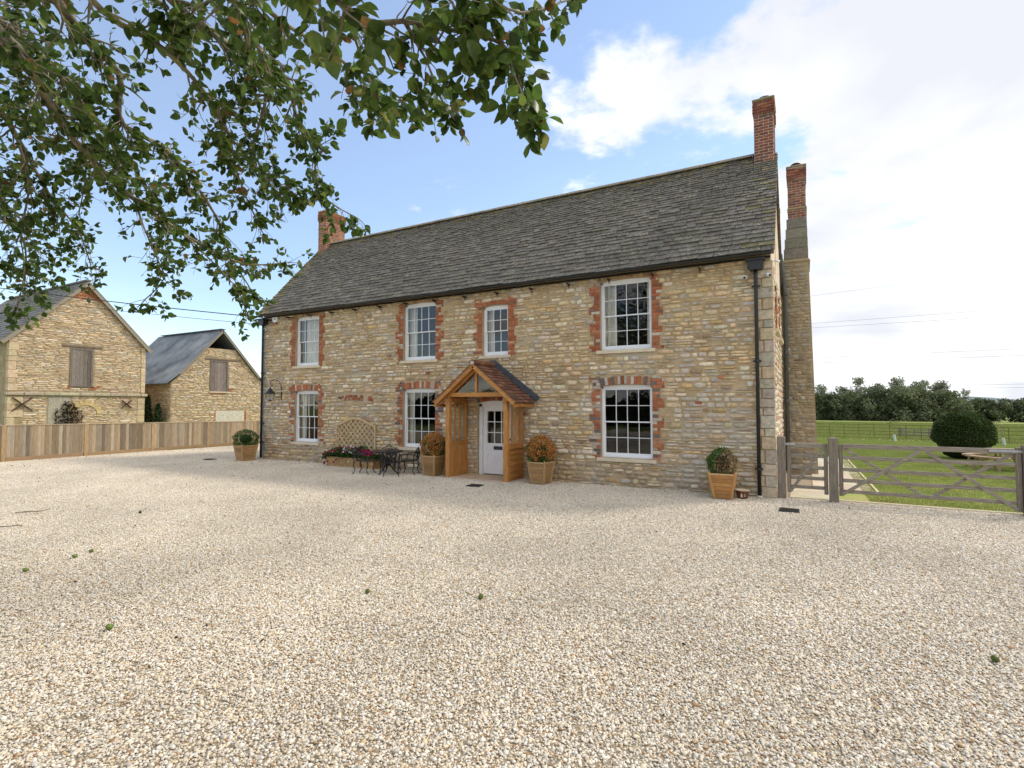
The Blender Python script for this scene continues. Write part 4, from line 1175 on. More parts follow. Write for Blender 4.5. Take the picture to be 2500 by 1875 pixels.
for yp in (-9.5, -7.15, -4.85, -2.57, -0.31, 1.95, 4.2, 6.5, 8.8):
    MB().box(-0.06, 0.056, yp - 0.055, yp + 0.055, 0, ftop(yp) - 0.05, (0.86, 0.76, 0.62), 0.006).build('post', 'fence', fence)
    for zr in (0.3, 0.75, 1.05):
        MB().box(-0.06, 0.008, yp + 0.056, yp + 2.2, zr, zr + 0.07).build('rail', 'fence_y', fence)
    MB().box(-0.02, 0.045, yp + 0.057, yp + 2.2, 0.0, 0.13, jit((0.9, 0.8, 0.7), .08), 0.006).build('gravel_board', 'fence_y', fence)
    zt = ftop(yp) - 0.043; zt2 = ftop(yp + 2.27) - 0.043
    MB().bar((0.02, yp, zt + 0.012), (0.02, yp + 2.262, zt2 + 0.012), 0.065, 0.028, (1.35, 1.4, 1.5)).build('capping', 'fence_y', fence)

# ================================================================== GATES
def post(x, y, w_, h, label, rz=0.0):
    p = thing('gate_post', label, 'gate post', (x, y, 0), rz, 'weathered square gate posts')
    g = MB(); g.box(-w_ / 2, w_ / 2, -w_ / 2, w_ / 2, -0.1, h, ch=0.008)
    g.build('shaft', 'gate_v', p)
    a = w_ / 2 - 0.002
    MB().add([(-a, -a, h + .001), (a, -a, h + .001), (a, a, h + .001), (-a, a, h + .001), (0, 0, h + 0.035)], [(3, 2, 1, 0), (0, 1, 4), (1, 2, 4), (2, 3, 4), (3, 0, 4)]).build('weathered_top', 'gate_v', p)
    return p
post(16.19, 0.12, 0.15, 1.23, 'weathered gate post standing against the house corner')
post(17.09, 0.10, 0.155, 1.23, 'weathered gate post between the small gate and the wide gate')
post(19.92, 0.08, 0.175, 1.20, 'weathered gate post at the edge of the picture holding the wide gate')
def gate(name, label, x0, x1, y0, small):
    t = thing(name, label, 'gate', ((x0 + x1) / 2, y0, 0))
    L = x1 - x0; h = L / 2
    def b(p, q, w_, hh, nm, mat='gate_x'):
        MB().bar(p, q, w_, hh, ch=0.004, up=(0, 0, 1) if abs(q[2] - p[2]) < abs(q[0] - p[0]) + 1e-6 else (1, 0, 0)).build(nm, mat, t)
    hb = (1.075, 0.87, 0.64, 0.43, 0.25) if small else (1.09, 0.87, 0.64, 0.43, 0.22)
    MB().box(-h, -h + 0.07, -0.035, 0.035, 0.13, 1.12, ch=0.005).build('stile', 'gate_v', t)
    MB().box(h - 0.07, h, -0.035, 0.035, 0.08 if not small else 0.13, 1.16 if not small else 1.12, ch=0.005).build('stile', 'gate_v', t)
    for i, z in enumerate(hb):
        hh = 0.085 if i == 0 else 0.068
        MB().box(-h + 0.07, h - 0.07, -0.028 if i == 0 else -0.013, 0.028 if i == 0 else 0.013, z - hh / 2, z + hh / 2, ch=0.004).build('rail', 'gate_x', t)
    yb = -0.026
    if small:
        b((-h + 0.06, yb, 0.16), (h - 0.09, yb, 1.03), 0.024, 0.055, 'brace')
    else:
        m_ = -0.03
        b((-h + 0.06, yb, 0.17), (m_ - 0.02, yb, 1.045), 0.024, 0.06, 'brace')
        b((h - 0.06, yb, 0.10), (m_ + 0.06, yb, 1.045), 0.024, 0.06, 'brace')
        b((-h + 0.10, 0.027, 1.04), (m_ + 0.06, 0.027, 0.19), 0.024, 0.055, 'brace')
        b((h - 0.10, 0.027, 1.05), (m_ + 0.10, 0.027, 0.19), 0.024, 0.055, 'brace')
    # strap hinge and bolt heads
    hx = -h if small else h; s_ = 1 if small else -1
    hg = MB(); hg.box(min(hx - s_ * 0.06, hx + s_ * (0.15 if small else 0.42)), max(hx - s_ * 0.06, hx + s_ * (0.15 if small else 0.42)), -0.046, -0.037, 1.072, 1.112, ch=0.003)
    hg.build('hinge', 'galv', t)
    pts = [(-h + 0.5, 0.64), (h - 0.5, 0.64), (-h + 0.28, 0.43), (h - 0.3, 0.43), (-h + 0.7, 0.87), (h - 0.72, 0.87), (-0.1, 0.22), (0.08, 0.22), (-h + .12, .25), (h - .13, .2)] if not small else [(-0.05, 0.64), (0.1, 0.87), (-0.2, 0.43)]
    for (a, z) in pts:
        MB().box(a - 0.008, a + 0.008, yb - 0.021, yb - 0.011, z - 0.008, z + 0.008, ch=0.003).build('bolt', 'galv', t)
    MB().box(-h - 0.03, -h + 0.02, -0.02, 0.0, 0.99, 1.0).build('latch', 'black', t)
    return t
gate('garden_gate', 'narrow weathered timber gate with one diagonal brace beside the house corner', 16.29, 17.0, 0.14, True)
gate('field_gate', 'wide weathered five bar timber gate with crossed braces in front of the lawn', 17.18, 19.82, 0.12, False)

# ================================================================== PLANTERS AND SHRUBS
def planter(label, x, y, rz, wb, wt, h, tintc):
    t = thing('planter', label, 'planter', (x, y, 0.0), rz, 'tapered timber planters along the house front')
    nb = 6
    for k in range(4):
        Rm = Matrix.Rotation(k * math.pi / 2, 4, 'Z')
        for i in range(nb):
            za, zb = 0.02 + (h - 0.04) * i / nb, 0.02 + (h - 0.04) * (i + 1) / nb
            wa, wc = (wb + (wt - wb) * za / h) / 2, (wb + (wt - wb) * zb / h) / 2
            o_ = 0.002 * rng.random()
            v = [(-wa, -wa - o_, za + 0.003), (wa, -wa - o_, za + 0.003), (wc, -wc - o_, zb - 0.002), (-wc, -wc - o_, zb - 0.002)]
            v2 = [(p[0] * 0.9, p[1] + 0.02, p[2]) for p in v]
            m_ = MB().add([tuple(Rm @ Vector(p)) for p in v + v2], [(0, 1, 2, 3), (7, 6, 5, 4), (0, 4, 5, 1), (3, 2, 6, 7), (1, 5, 6, 2), (0, 3, 7, 4)], jit(tintc, 0.14))
            m_.build('board', 'planter', t)
        a, b = wb / 2, wt / 2
        m_ = MB().bar(tuple(Rm @ Vector((-a, -a, 0))), tuple(Rm @ Vector((-b, -b, h + 0.03))), 0.045, 0.045, jit(tintc, 0.06), up=tuple(Rm @ Vector((-1, -1, 0))), ch=0.005)
        m_.build('corner_post', 'planter_post', t)
        m_ = MB(); T = Rm
        m_.box(-b + 0.02, b - 0.02, -b - 0.006, -b + 0.03, h - 0.03, h + 0.002, jit((1.25, 1.25, 1.25), 0.06), 0.004, T)
        m_.build('rim', 'planter_post', t)
    MB().box(-wt / 2 + 0.02, wt / 2 - 0.02, -wt / 2 + 0.02, wt / 2 - 0.02, h - 0.09, h - 0.05).build('soil', 'soil', t)
    return t
def ball_points(n, c_, r, shell=0.75, flat=1.0, bump=0.085):
    d = nr.normal(size=(n, 3)); d /= np.linalg.norm(d, axis=1)[:, None]
    rr_ = r * (shell + (1 - shell) * nr.random(n) ** 0.6)
    bm = 1 + bump * np.sin(d[:, 0] * 5 + 1) * np.sin(d[:, 1] * 6 + 2) + bump * 0.7 * np.sin(d[:, 2] * 9)
    p = d * (rr_ * bm)[:, None]; p[:, 2] *= flat
    return p + np.array(c_), d
def shrub(label, x, y, z, r, flat, kind, n=6000):
    t = thing('shrub', label, 'shrub', (x, y, z), 0.0, 'clipped shrubs in the planters')
    c_ = (0, 0, r * flat * 0.86)
    p, d = ball_points(n, c_, r, 0.72, flat)
    u = nr.random(n)
    G_ = np.array([(0.05, 0.13, 0.018), (0.07, 0.165, 0.025), (0.04, 0.095, 0.015)]); B_ = np.array([(0.62, 0.27, 0.07), (0.50, 0.21, 0.05), (0.70, 0.37, 0.11), (0.36, 0.16, 0.05)])
    gcol = G_[nr.integers(0, 3, n)]; bcol = B_[nr.integers(0, 4, n)]
    if kind == 'green': mask = np.zeros(n, bool)
    elif kind == 'brown':
        f = np.sin(d[:, 0] * 6.1 + 0.5 + x) + np.sin(d[:, 2] * 7.4 - 0.3) + np.sin(d[:, 1] * 5.7 + x) - 1.0 * d[:, 2] + nr.normal(0, 0.35, n)
        mask = (f < 1.5) & (u < 0.93)
    else:
        mask = ((d[:, 0] * 0.9 - d[:, 1] * 0.3 - d[:, 2] * 0.35) > -0.10) & (u < 0.9)
        B_ = np.array([(0.36, 0.23, 0.12), (0.28, 0.17, 0.085), (0.46, 0.33, 0.2), (0.2, 0.12, 0.06)]); bcol = B_[nr.integers(0, 4, n)]
    colr = np.where(mask[:, None], bcol, gcol) * nr.uniform(0.7, 1.3, (n, 1))
    sz = nr.uniform(0.022, 0.042, n) * (1.0 if kind != 'green' else 0.8)
    if kind == 'half':
        keep = ~(mask & (nr.random(n) < 0.35)); p, colr, sz = p[keep], colr[keep], sz[keep]
    obj('crown', leaf_cloud(p, sz, colr, 'crown'), t)
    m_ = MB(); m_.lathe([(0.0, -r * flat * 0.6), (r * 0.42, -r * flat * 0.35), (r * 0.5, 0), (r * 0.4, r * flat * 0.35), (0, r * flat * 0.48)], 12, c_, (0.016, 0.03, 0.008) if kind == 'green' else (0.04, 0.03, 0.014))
    m_.build('dark_core', 'leaf_small', t, True)  # solid dark body filling the inside of the leaf ball
    MB().tube([(0, 0, -0.1), (0.01, 0, 0.1), (0, 0.01, r)], 0.02, 6).build('stem', 'bark', t)
    return t
planter('tapered timber planter holding the green domed shrub at the far corner of the house', 0.14, -0.70, R(-7), 0.37, 0.54, 0.53, (1.0, 0.97, 0.92))
shrub('bright green clipped dome shrub in the planter beside the downpipe and fence', 0.14, -0.70, 0.47, 0.40, 0.76, 'green', 7000)
planter('tapered timber planter between the iron chairs and the porch', 7.97, -0.62, R(-8), 0.34, 0.475, 0.54, (0.86, 0.82, 0.74))
shrub('browned ball shrub in the planter between the iron chairs and the porch', 7.97, -0.62, 0.50, 0.36, 0.95, 'brown')
planter('tapered timber planter just outside the boarded side of the porch', 11.08, -0.52, R(-4), 0.33, 0.465, 0.53, (0.9, 0.86, 0.8))
shrub('browned ball shrub in the planter outside the boarded side of the porch', 11.08, -0.52, 0.49, 0.36, 0.98, 'brown')
planter('orange toned timber planter beside the little brown pot near the downpipe', 15.15, -0.52, R(3), 0.31, 0.50, 0.52, (1.0, 0.82, 0.62))
shrub('half green half dead twiggy shrub in the planter beside the brown pot', 15.15, -0.52, 0.47, 0.29, 1.0, 'half', 3600)
t = thing('glazed_pot', 'small empty brown glazed pot on the gravel by the downpipe', 'pot', (15.50, -0.36, 0))
MB().lathe([(0.0, 0.0), (0.085, 0.0), (0.105, 0.04), (0.128, 0.14), (0.138, 0.16), (0.142, 0.178), (0.125, 0.182), (0.115, 0.16), (0.09, 0.04), (0, 0.035)], 24).build('body', 'glazed', t, True)
MB().lathe([(0.136, 0.168), (0.146, 0.172), (0.146, 0.182), (0.126, 0.186), (0.12, 0.178)], 24).build('rim', 'dressed', t, True)
for k, (a, z, hh) in enumerate(((-1.62, 0.06, 0.07), (-1.75, 0.05, 0.05), (-1.5, 0.05, 0.05), (-1.18, 0.09, 0.022), (-1.14, 0.06, 0.022), (-1.62, 0.045, 0.02))):
    rr_ = 0.121 + 0.1 * (z - 0.06)
    MB().bar((math.cos(a) * rr_, math.sin(a) * rr_, z), (math.cos(a) * (rr_ + hh * 0.2), math.sin(a) * (rr_ + hh * 0.2), z + hh), 0.016, 0.004, up=(math.cos(a), math.sin(a), 0)).build('motif', 'dressed', t)

# trellis with arched top
t = thing('trellis', 'arched top timber lattice trellis fixed to the wall behind the flowers', 'trellis', (4.56, -0.085, 0))
tx0, tx1 = -0.80, 0.80
def ttop(x): return 1.26 + 0.20 * max(0.0, math.cos(x / 0.8 * math.pi / 2 * 1.15)) ** 1.3
for xx in (tx0, tx1): MB().box(xx - 0.02, xx + 0.02, -0.025, 0.015, 0.3, 1.27, ch=0.003).build('frame_upright', 'trellis', t)
g = MB()
for i in range(16):
    a, b = tx0 + 1.6 * i / 16, tx0 + 1.6 * (i + 1) / 16
    g.add([(a, -0.03, ttop(a) - 0.02), (b, -0.03, ttop(b) - 0.02), (b, -0.03, ttop(b) + 0.025), (a, -0.03, ttop(a) + 0.025), (a, 0.02, ttop(a) - 0.02), (b, 0.02, ttop(b) - 0.02), (b, 0.02, ttop(b) + 0.025), (a, 0.02, ttop(a) + 0.025)],
          [(0, 1, 2, 3), (7, 6, 5, 4), (3, 2, 6, 7), (0, 4, 5, 1)])
g.build('arched_top', 'trellis', t)
for s_ in (-1, 1):
    for k in range(-12, 13):
        c0 = k * 0.19
        P_ = []
        for i in range(81):
            x = tx0 + 1.6 * i / 80; z = 0.8 + s_ * (x - c0) * 1.0
            if 0.34 < z < ttop(x) - 0.01: P_.append((x, z))
        if len(P_) > 3:
            yy = -0.008 if s_ < 0 else 0.006
            MB().bar((P_[0][0], yy, P_[0][1]), (P_[-1][0], yy, P_[-1][1]), 0.012, 0.028, jit((1, 1, 1), .1)).build('lath', 'trellis', t)
# flower trough and bedding plants
t = thing('flower_trough', 'long low timber trough under the trellis', 'planter', (4.72, -0.27, 0), R(1))
for i in range(8):
    a = -0.92 + 1.84 * i / 8
    MB().box(a + 0.002, a + 0.228, -0.2, -0.182, 0.03, 0.30, jit((0.95, 0.86, 0.74), .1), 0.003).build('board', 'planter_post', t)
for a in (-0.95, 0.92): MB().box(a, a + 0.03, -0.21, 0.2, 0, 0.31, (0.95, 0.85, 0.72), 0.004).build('end_board', 'planter_post', t)
MB().box(-0.92, 0.92, -0.212, -0.201, 0.0, 0.05).build('plinth', 'planter_post', t)
MB().box(-0.91, 0.91, 0.16, 0.18, 0.0, 0.30).build('back_board', 'planter_post', t)
MB().box(-0.915, 0.915, -0.18, 0.16, 0.22, 0.26).build('soil', 'soil', t)
fl = thing('bedding_plants', 'magenta and white bedding flowers spilling over the timber trough', 'flowers', (4.72, -0.27, 0.24))
n = 4200
u = nr.uniform(-1.1, 1.0, n)
v = nr.normal(0, 0.13, n); hgt = 0.37 * (1 - ((u + 0.05) / 1.35) ** 2) * (0.75 + 0.3 * np.sin(u * 7))
zz_ = hgt * nr.random(n) ** 0.5 + 0.02 - 0.25 * (np.abs(v + 0.1) > 0.2) * nr.random(n) * (v < 0)
zz_ -= 0.10 * np.clip(np.abs(u) - 0.85, 0, 1) * 4 * nr.random(n)
p = np.stack([u, v - 0.06, zz_], 1)
cg = np.array([(0.04, 0.10, 0.018), (0.06, 0.14, 0.03), (0.03, 0.07, 0.015)])[nr.integers(0, 3, n)]
obj('foliage', leaf_cloud(p, nr.uniform(0.04, 0.075, n), cg * nr.uniform(0.7, 1.3, (n, 1)), 'foliage'), fl, kind='stuff')
def bloom_me(c1, c2, name):
    m_ = MB(); vs = [(0, 0, 0)]; n_ = 10
    for k in range(n_):
        a = 2 * math.pi * k / n_; r_ = 1.0 if k % 2 else 0.78
        vs.append((r_ * math.cos(a), r_ * math.sin(a), 0.35))
    m_.add(vs, [(0, 1 + k, 1 + (k + 1) % n_) for k in range(n_)], c1)
    m_.c[0] = c2
    return m_.mesh(name, 'petal')
BLM = [bloom_me((0.34, 0.008, 0.10), (0.12, 0.0, 0.04), 'bloom_magenta'), bloom_me((0.74, 0.72, 0.74), (0.6, 0.6, 0.4), 'bloom_white'), bloom_me((0.42, 0.012, 0.04), (0.2, 0, 0.02), 'bloom_red')]
for i in range(96):
    u = rng.uniform(-1.08, 0.95); wh = (-0.45 < u < 0.35) and rng.random() < 0.75
    kd = 1 if wh else (0 if rng.random() < 0.8 else 2)
    if rng.random() < 0.12: kd = 1
    z = 0.37 * (1 - (u / 1.35) ** 2) * rng.uniform(0.55, 1.15); v = rng.uniform(-0.30, -0.06)
    if rng.random() < 0.12: z = -rng.uniform(0.0, 0.16); v = -0.27
    o_ = obj('bloom', BLM[kd], fl, (u, v, z), (R(rng.uniform(20, 85)), rng.uniform(-0.4, 0.4), rng.uniform(-0.2, 0.9)))
    s_ = rng.uniform(0.024, 0.034) if kd == 1 else rng.uniform(0.040, 0.058)
    o_.scale = (s_, s_, s_)

# ================================================================== CAST IRON TABLE AND CHAIRS
def scroll(m_, pts, r=0.008, n=5): m_.tube(pts, r, n)
def chair_parts(t):
    m_ = MB()
    for s_ in (-1, 1):
        for (y0_, yk) in ((0.18, 0.22), (-0.17, -0.21)):
            MB().tube([(s_ * 0.185, y0_, 0.36), (s_ * 0.195, yk, 0.25), (s_ * 0.18, y0_ * 0.95, 0.12), (s_ * 0.19, yk * 1.05, 0.02), (s_ * 0.205, yk * 1.15, 0.0)], [0.017, 0.019, 0.012, 0.013, 0.017], 7).build('leg', 'castiron', t, True)
    se = MB()
    se.lathe([(0.0, 0.352), (0.19, 0.35), (0.215, 0.355), (0.22, 0.37), (0.205, 0.378), (0.19, 0.372), (0.0, 0.366)], 20)
    se.build('seat', 'castiron', t, True)
    b = MB()
    arcp = [(-0.2, -0.19, 0.37), (-0.215, -0.215, 0.52), (-0.2, -0.235, 0.62), (-0.12, -0.245, 0.655), (-0.06, -0.25, 0.69), (0, -0.252, 0.735), (0.06, -0.25, 0.69), (0.12, -0.245, 0.655), (0.2, -0.235, 0.62), (0.215, -0.215, 0.52), (0.2, -0.19, 0.37)]
    b.tube(arcp, 0.0125, 7)
    b.build('back_frame', 'castiron', t, True)
    sp_ = MB()
    for s_ in (-1, 1):
        sp_.tube([(s_ * 0.03, -0.205, 0.38), (s_ * 0.10, -0.225, 0.47), (s_ * 0.02, -0.235, 0.53), (s_ * 0.10, -0.24, 0.60), (s_ * 0.05, -0.245, 0.66), (0, -0.248, 0.69)], 0.011, 6)
        sp_.tube([(s_ * 0.20, -0.225, 0.50), (s_ * 0.13, -0.228, 0.52), (s_ * 0.12, -0.235, 0.58), (s_ * 0.16, -0.238, 0.62)], 0.008, 5)
        sp_.tube([(s_ * 0.02, -0.24, 0.62), (s_ * 0.05, -0.24, 0.57), (0, -0.24, 0.54)], 0.012, 5)
    sp_.box(-0.035, 0.035, -0.236, -0.222, 0.42, 0.62, ch=0.004)
    sp_.build('splat', 'castiron', t, True)
    for s_ in (-1, 1):
        MB().tube([(s_ * 0.213, -0.21, 0.54), (s_ * 0.235, -0.05, 0.555), (s_ * 0.23, 0.12, 0.54), (s_ * 0.225, 0.16, 0.51), (s_ * 0.205, 0.13, 0.47), (s_ * 0.20, 0.15, 0.375)], [0.012, 0.014, 0.015, 0.016, 0.012, 0.012], 6).build('armrest', 'castiron', t, True)
    ap = MB(); ap.tube([(-0.18, 0.19, 0.345), (-0.09, 0.205, 0.32), (0, 0.205, 0.335), (0.09, 0.205, 0.32), (0.18, 0.19, 0.345)], 0.010, 5); ap.build('apron', 'castiron', t, True)
TC = (6.68, -0.98)
chairs = [((6.06, -1.24), (0.95, 0.3), 'black cast iron chair in front of the flower trough'),
          ((7.00, -1.20), (-0.55, 0.6), 'black cast iron chair nearest the camera with its back to the yard'),
          ((7.18, -0.68), (-1.0, -0.35), 'black cast iron chair between the table and the browned planter shrub'),
          ((6.24, -0.48), (0.55, -0.75), 'black cast iron chair behind the table against the wall')]
c0 = None
for (x, y), (dx, dy_), lb in chairs:
    rz = math.atan2(dy_, dx) - math.pi / 2
    if c0 is None:
        c0 = thing('garden_chair', lb, 'chair', (x, y, 0.0), rz, 'cast iron garden chairs'); chair_parts(c0)
    else:
        c_ = copy_tree(c0); c_.location = (x, y, 0.0); c_.rotation_euler = (0, 0, rz); c_['label'] = lb
t = thing('garden_table', 'round black cast iron garden table between the four iron chairs', 'table', TC + (0.0,))
MB().lathe([(0.0, 0.615), (0.37, 0.615), (0.385, 0.60), (0.405, 0.605), (0.412, 0.625), (0.40, 0.636), (0.37, 0.63), (0.0, 0.632)], 32).build('table_top', 'castiron', t, True)
for k in range(3):
    a = 2 * math.pi * k / 3 + 0.4; ca_, sa_ = math.cos(a), math.sin(a)
    MB().tube([(ca_ * q, sa_ * q, z) for q, z in ((0.20, 0.61), (0.13, 0.50), (0.05, 0.36), (0.07, 0.25), (0.17, 0.12), (0.27, 0.04), (0.31, 0.0))], [0.016, 0.02, 0.022, 0.02, 0.018, 0.016, 0.02], 7).build('leg', 'castiron', t, True)
    MB().tube([(ca_ * q, sa_ * q, z) for q, z in ((0.17, 0.14), (0.2, 0.2), (0.15, 0.25), (0.11, 0.21))], 0.01, 5).build('scroll', 'castiron', t, True)
MB().lathe([(0.0, 0.22), (0.05, 0.23), (0.055, 0.28), (0.03, 0.34), (0.05, 0.4), (0.0, 0.42)], 12).build('boss', 'castiron', t, True)

# ================================================================== SMALL FITTINGS ON THE FRONT
t = thing('wall_lantern', 'black carriage lantern on a scrolled bracket near the far corner of the house', 'lantern', (0.86, 0.0, 2.0))
ly = -0.34
MB().tube([(0.16, -0.02, 0.05), (0.165, -0.03, 0.42), (0.16, -0.05, 0.56), (0.12, -0.12, 0.69), (0.07, -0.2, 0.73), (0.02, -0.28, 0.71), (0.0, ly, 0.62), (0.015, ly + 0.02, 0.53), (0.04, ly + 0.06, 0.52), (0.04, ly + 0.07, 0.56)], 0.012, 7).build('bracket', 'castiron', t, True)
MB().box(0.13, 0.19, -0.03, 0.0, 0.22, 0.36, ch=0.01).build('wall_plate', 'castiron', t)
def frust(m_, r0, r1, z0_, z1_, n=4, rot=math.pi / 4):
    v = []
    for r_, z_ in ((r0, z0_), (r1, z1_)):
        for k in range(n): v.append((r_ * math.cos(rot + 2 * math.pi * k / n), ly + r_ * math.sin(rot + 2 * math.pi * k / n), z_))
    return v
for k in range(4):
    v = frust(None, 0.085, 0.155, 0.03, 0.25); k2 = (k + 1) % 4
    MB().add([v[k], v[k2], v[4 + k2], v[4 + k]], [(0, 1, 2, 3)]).build('pane', 'glass', t)
    MB().tube([v[k], v[4 + k]], 0.008, 5).tube([v[4 + k], v[4 + k2]], 0.008, 5).tube([v[k], v[k2]], 0.008, 5).build('lantern_frame', 'castiron', t)
MB().lathe([(0.0, 0.47), (0.02, 0.46), (0.03, 0.42), (0.07, 0.40), (0.075, 0.36), (0.165, 0.27), (0.175, 0.25), (0.0, 0.255)], 8, (0, ly, 0)).build('hood', 'castiron', t)
MB().lathe([(0.0, -0.02), (0.02, 0.0), (0.085, 0.03), (0.0, 0.035)], 8, (0, ly, 0)).build('base_cup', 'castiron', t)
MB().lathe([(0.0, 0.05), (0.02, 0.06), (0.035, 0.12), (0.02, 0.17), (0.0, 0.18)], 10, (0, ly, 0)).build('bulb', 'white', t, True)

t = thing('alarm_box', 'small white and red alarm bell box under the eaves', 'alarm box', (0.70, -0.002, 4.66))
MB().prism([(-0.12, 0.23), (-0.12, 0.13), (-0.07, 0.06), (0.07, 0.06), (0.12, 0.13), (0.12, 0.23)], -0.09, 0.0).build('cover', 'white', t)
MB().prism([(-0.07, 0.058), (-0.05, 0.0), (0.05, 0.0), (0.07, 0.058)], -0.08, 0.0).build('strobe', 'plastic_red', t)
for (a, b, c_) in ((-0.06, 0.05, 0.175), (-0.05, 0.06, 0.145)):
    for k in range(5):
        MB().box(a + k * 0.023, a + k * 0.023 + 0.016, -0.0925, -0.0905, c_, c_ + 0.016).build('lettering', 'print', t)
def camera_unit(label, x, z, rz, yy=-0.0, bul=True):
    t = thing('security_camera', label, 'camera', (x, yy, z), rz, 'security cameras on the house')
    MB().lathe([(0.0, 0), (0.035, 0.0), (0.035, 0.02), (0.0, 0.022)], 12).build('mount', 'white', t, True).rotation_euler = (R(90), 0, 0)
    MB().tube([(0, -0.01, 0), (0, -0.06, -0.01)], 0.012, 8).build('arm', 'white', t)
    b = MB(); b.tube([(0, -0.05, -0.005), (0.03, -0.13, -0.03), (0.05, -0.18, -0.045)], [0.03, 0.034, 0.034], 12); b.build('housing', 'white', t, True)
    MB().tube([(0.05, -0.18, -0.045), (0.053, -0.188, -0.048)], 0.026, 12).build('lens', 'black', t)
    return t
camera_unit('little white security camera just left of the hopper by the house corner', 15.60, 4.55, R(-20))
camera_unit('white security camera between the downpipe and the limewashed gable', 15.96, 4.56, R(15))
camera_unit('white security camera beside the downpipe at the far end of the house', 0.24, 4.52, R(0))
t = camera_unit('white security camera under the eaves on the gable end', HX + 0.03, 4.86, R(80), 0.12); t.scale = (0.7, 0.7, 0.7)

def cover(label, x, y, rz):
    t = thing('drain_cover', label, 'drain cover', (x, y, 0.012), rz, 'dark drain covers set in the gravel')
    MB().box(-0.16, 0.16, -0.15, 0.15, -0.01, 0.018, ch=0.004).build('frame', 'black', t)
    for k in range(9):
        MB().box(-0.135, 0.135, -0.125 + k * 0.028, -0.125 + k * 0.028 + 0.016, 0.0182, 0.024).build('bar', 'black', t)
cover('dark drain cover in the gravel outside the porch', 9.92, -1.62, R(4))
cover('dark drain cover in the gravel in front of the gate post at the house corner', 16.35, -1.30, R(0))
cover('dark drain cover in the gravel between the fence and the green domed shrub', -1.14, -1.14, R(0))

# ================================================================== BARNS behind the fence
BX = -12.0
def barn_gable(t, x, y0, y1, ze, ya, za, name='wall'):
    MB().prism([(y0, -0.2), (y1, -0.2), (y1, ze), (ya, za), (y0, ze)], x - 0.45, x, 'x').build(name, 'barn_mortar', t, False, True)
# ---- taller barn
b1 = thing('barn', 'tall stone barn with grey roof, iron wall crosses and a boarded hatch', 'barn', (BX - 4, -0.45, 0), 0, 'old stone barns beyond the fence')
Y0, Y1, ZE, YA, ZA = -3.05, 2.08, 4.72, -0.42, 7.38
g = MB(); g.prism([(Y0, -0.2), (Y1, -0.2), (Y1, ZE), (YA, ZA), (Y0, ZE)], BX - 9, BX, 'x'); wl = g.build('wall', 'barn_mortar', b1, False, True)
BO = (-b1.location.x, -b1.location.y, 0)
def edgeL(z): return Y0 + 0.02 if z < ZE else Y0 + (z - ZE) / (ZA - ZE) * (YA - Y0) + 0.05
def edgeR(z): return Y1 - 0.02 if z < ZE else Y1 + (z - ZE) / (ZA - ZE) * (YA - Y1) - 0.05
HT = (-0.98, -0.10, 2.72, 4.42)
def blk1(a, b):
    r_ = []
    if b > HT[2] - 0.02 and a < HT[3] + 0.04: r_.append((HT[0] - 0.02, HT[1] + 0.02))
    if b > 4.44 and a < 4.56: r_.append((-1.30, 0.26))
    if b > 2.26 and a < 2.40: r_.append((-4, 3))
    if a < 2.26 and b < 2.3: r_ += [(Y0, Y0 + 0.5), (Y1 - 0.28, Y1), (-1.75, -0.9)]
    if a > 2.4 and a < ZE: r_ += [(Y0, Y0 + 0.24), (Y1 - 0.18, Y1)]
    if a > 6.62: r_.append((-3, 3))
    return r_
st = lay_stones(edgeL, edgeR, 0.9, ZA - 0.1, blk1, 0.045, 0.09, 0.16, 0.46, 0.011, 0.008, 0.022, PALB)
place_stones(st, lambda u, v, d: (BX + d, u, v), wl, lambda y, z: math.hypot(BX - CAMX, y - CAMY), 300, world=False)
# squared quoins and blocked ashlar
z = 1.0; k = 0
while z < 4.6:
    h = rng.uniform(0.2, 0.36)
    for (ya_, yb_) in ((Y0 - 0.02, Y0 + (0.24, 0.5 if z < 2.2 else 0.3)[k % 2]), (Y1 - (0.3 if z < 2.2 else 0.18), Y1 + 0.02)):
        if 2.26 < z + h and z < 2.42: continue
        MB().box(BX - 0.2, BX + 0.03, ya_, yb_, z + 0.008, z + h - 0.006, jit((0.60, 0.475, 0.32), 0.14), 0.012).build('quoin', 'stone', wl).location = BO if False else (0, 0, 0)
    z += h; k += 1
y = Y0 - 0.1
while y < Y1 + 0.1:
    L = min(rng.uniform(0.5, 0.8), Y1 + 0.12 - y)
    MB().box(BX - 0.1, BX + 0.10, y + 0.005, y + L - 0.005, 2.27, 2.40, jit((0.46, 0.41, 0.31), 0.1), 0.02).build('string_course', 'stone', wl)
    y += L
MB().box(BX - 0.05, BX + 0.02, -1.72, -0.92, 1.0, 2.25, (0.42, 0.38, 0.31), 0.02).build('patch', 'stone', wl)
for i in range(9):
    a = math.pi * (i + 0.5) / 9.5
    yc, zc_ = -0.35 + 0.55 * math.cos(a), 1.45 + 0.5 * math.sin(a)
    T = Matrix.Translation((BX + 0.0, yc, zc_)) @ Matrix.Rotation(a - math.pi / 2, 4, 'X')
    MB().box(-0.05, 0.04, -0.085, 0.085, -0.11, 0.12, jit((0.60, 0.46, 0.24), 0.12), 0.012, T).build('arch_stone', 'stone', wl)
g = MB(); z = 6.64
while z < ZA - 0.2:
    y = edgeL(z + 0.06)
    while y < edgeR(z + 0.06) - 0.03:
        L = min(0.215, edgeR(z + .06) - y)
        g.box(BX - 0.05, BX + 0.02, y + 0.004, y + L - 0.004, z, z + 0.066, jit(pick(BRK), 0.15)); y += L
    z += 0.075
g.build('brickwork', 'brick', wl, kind='stuff')
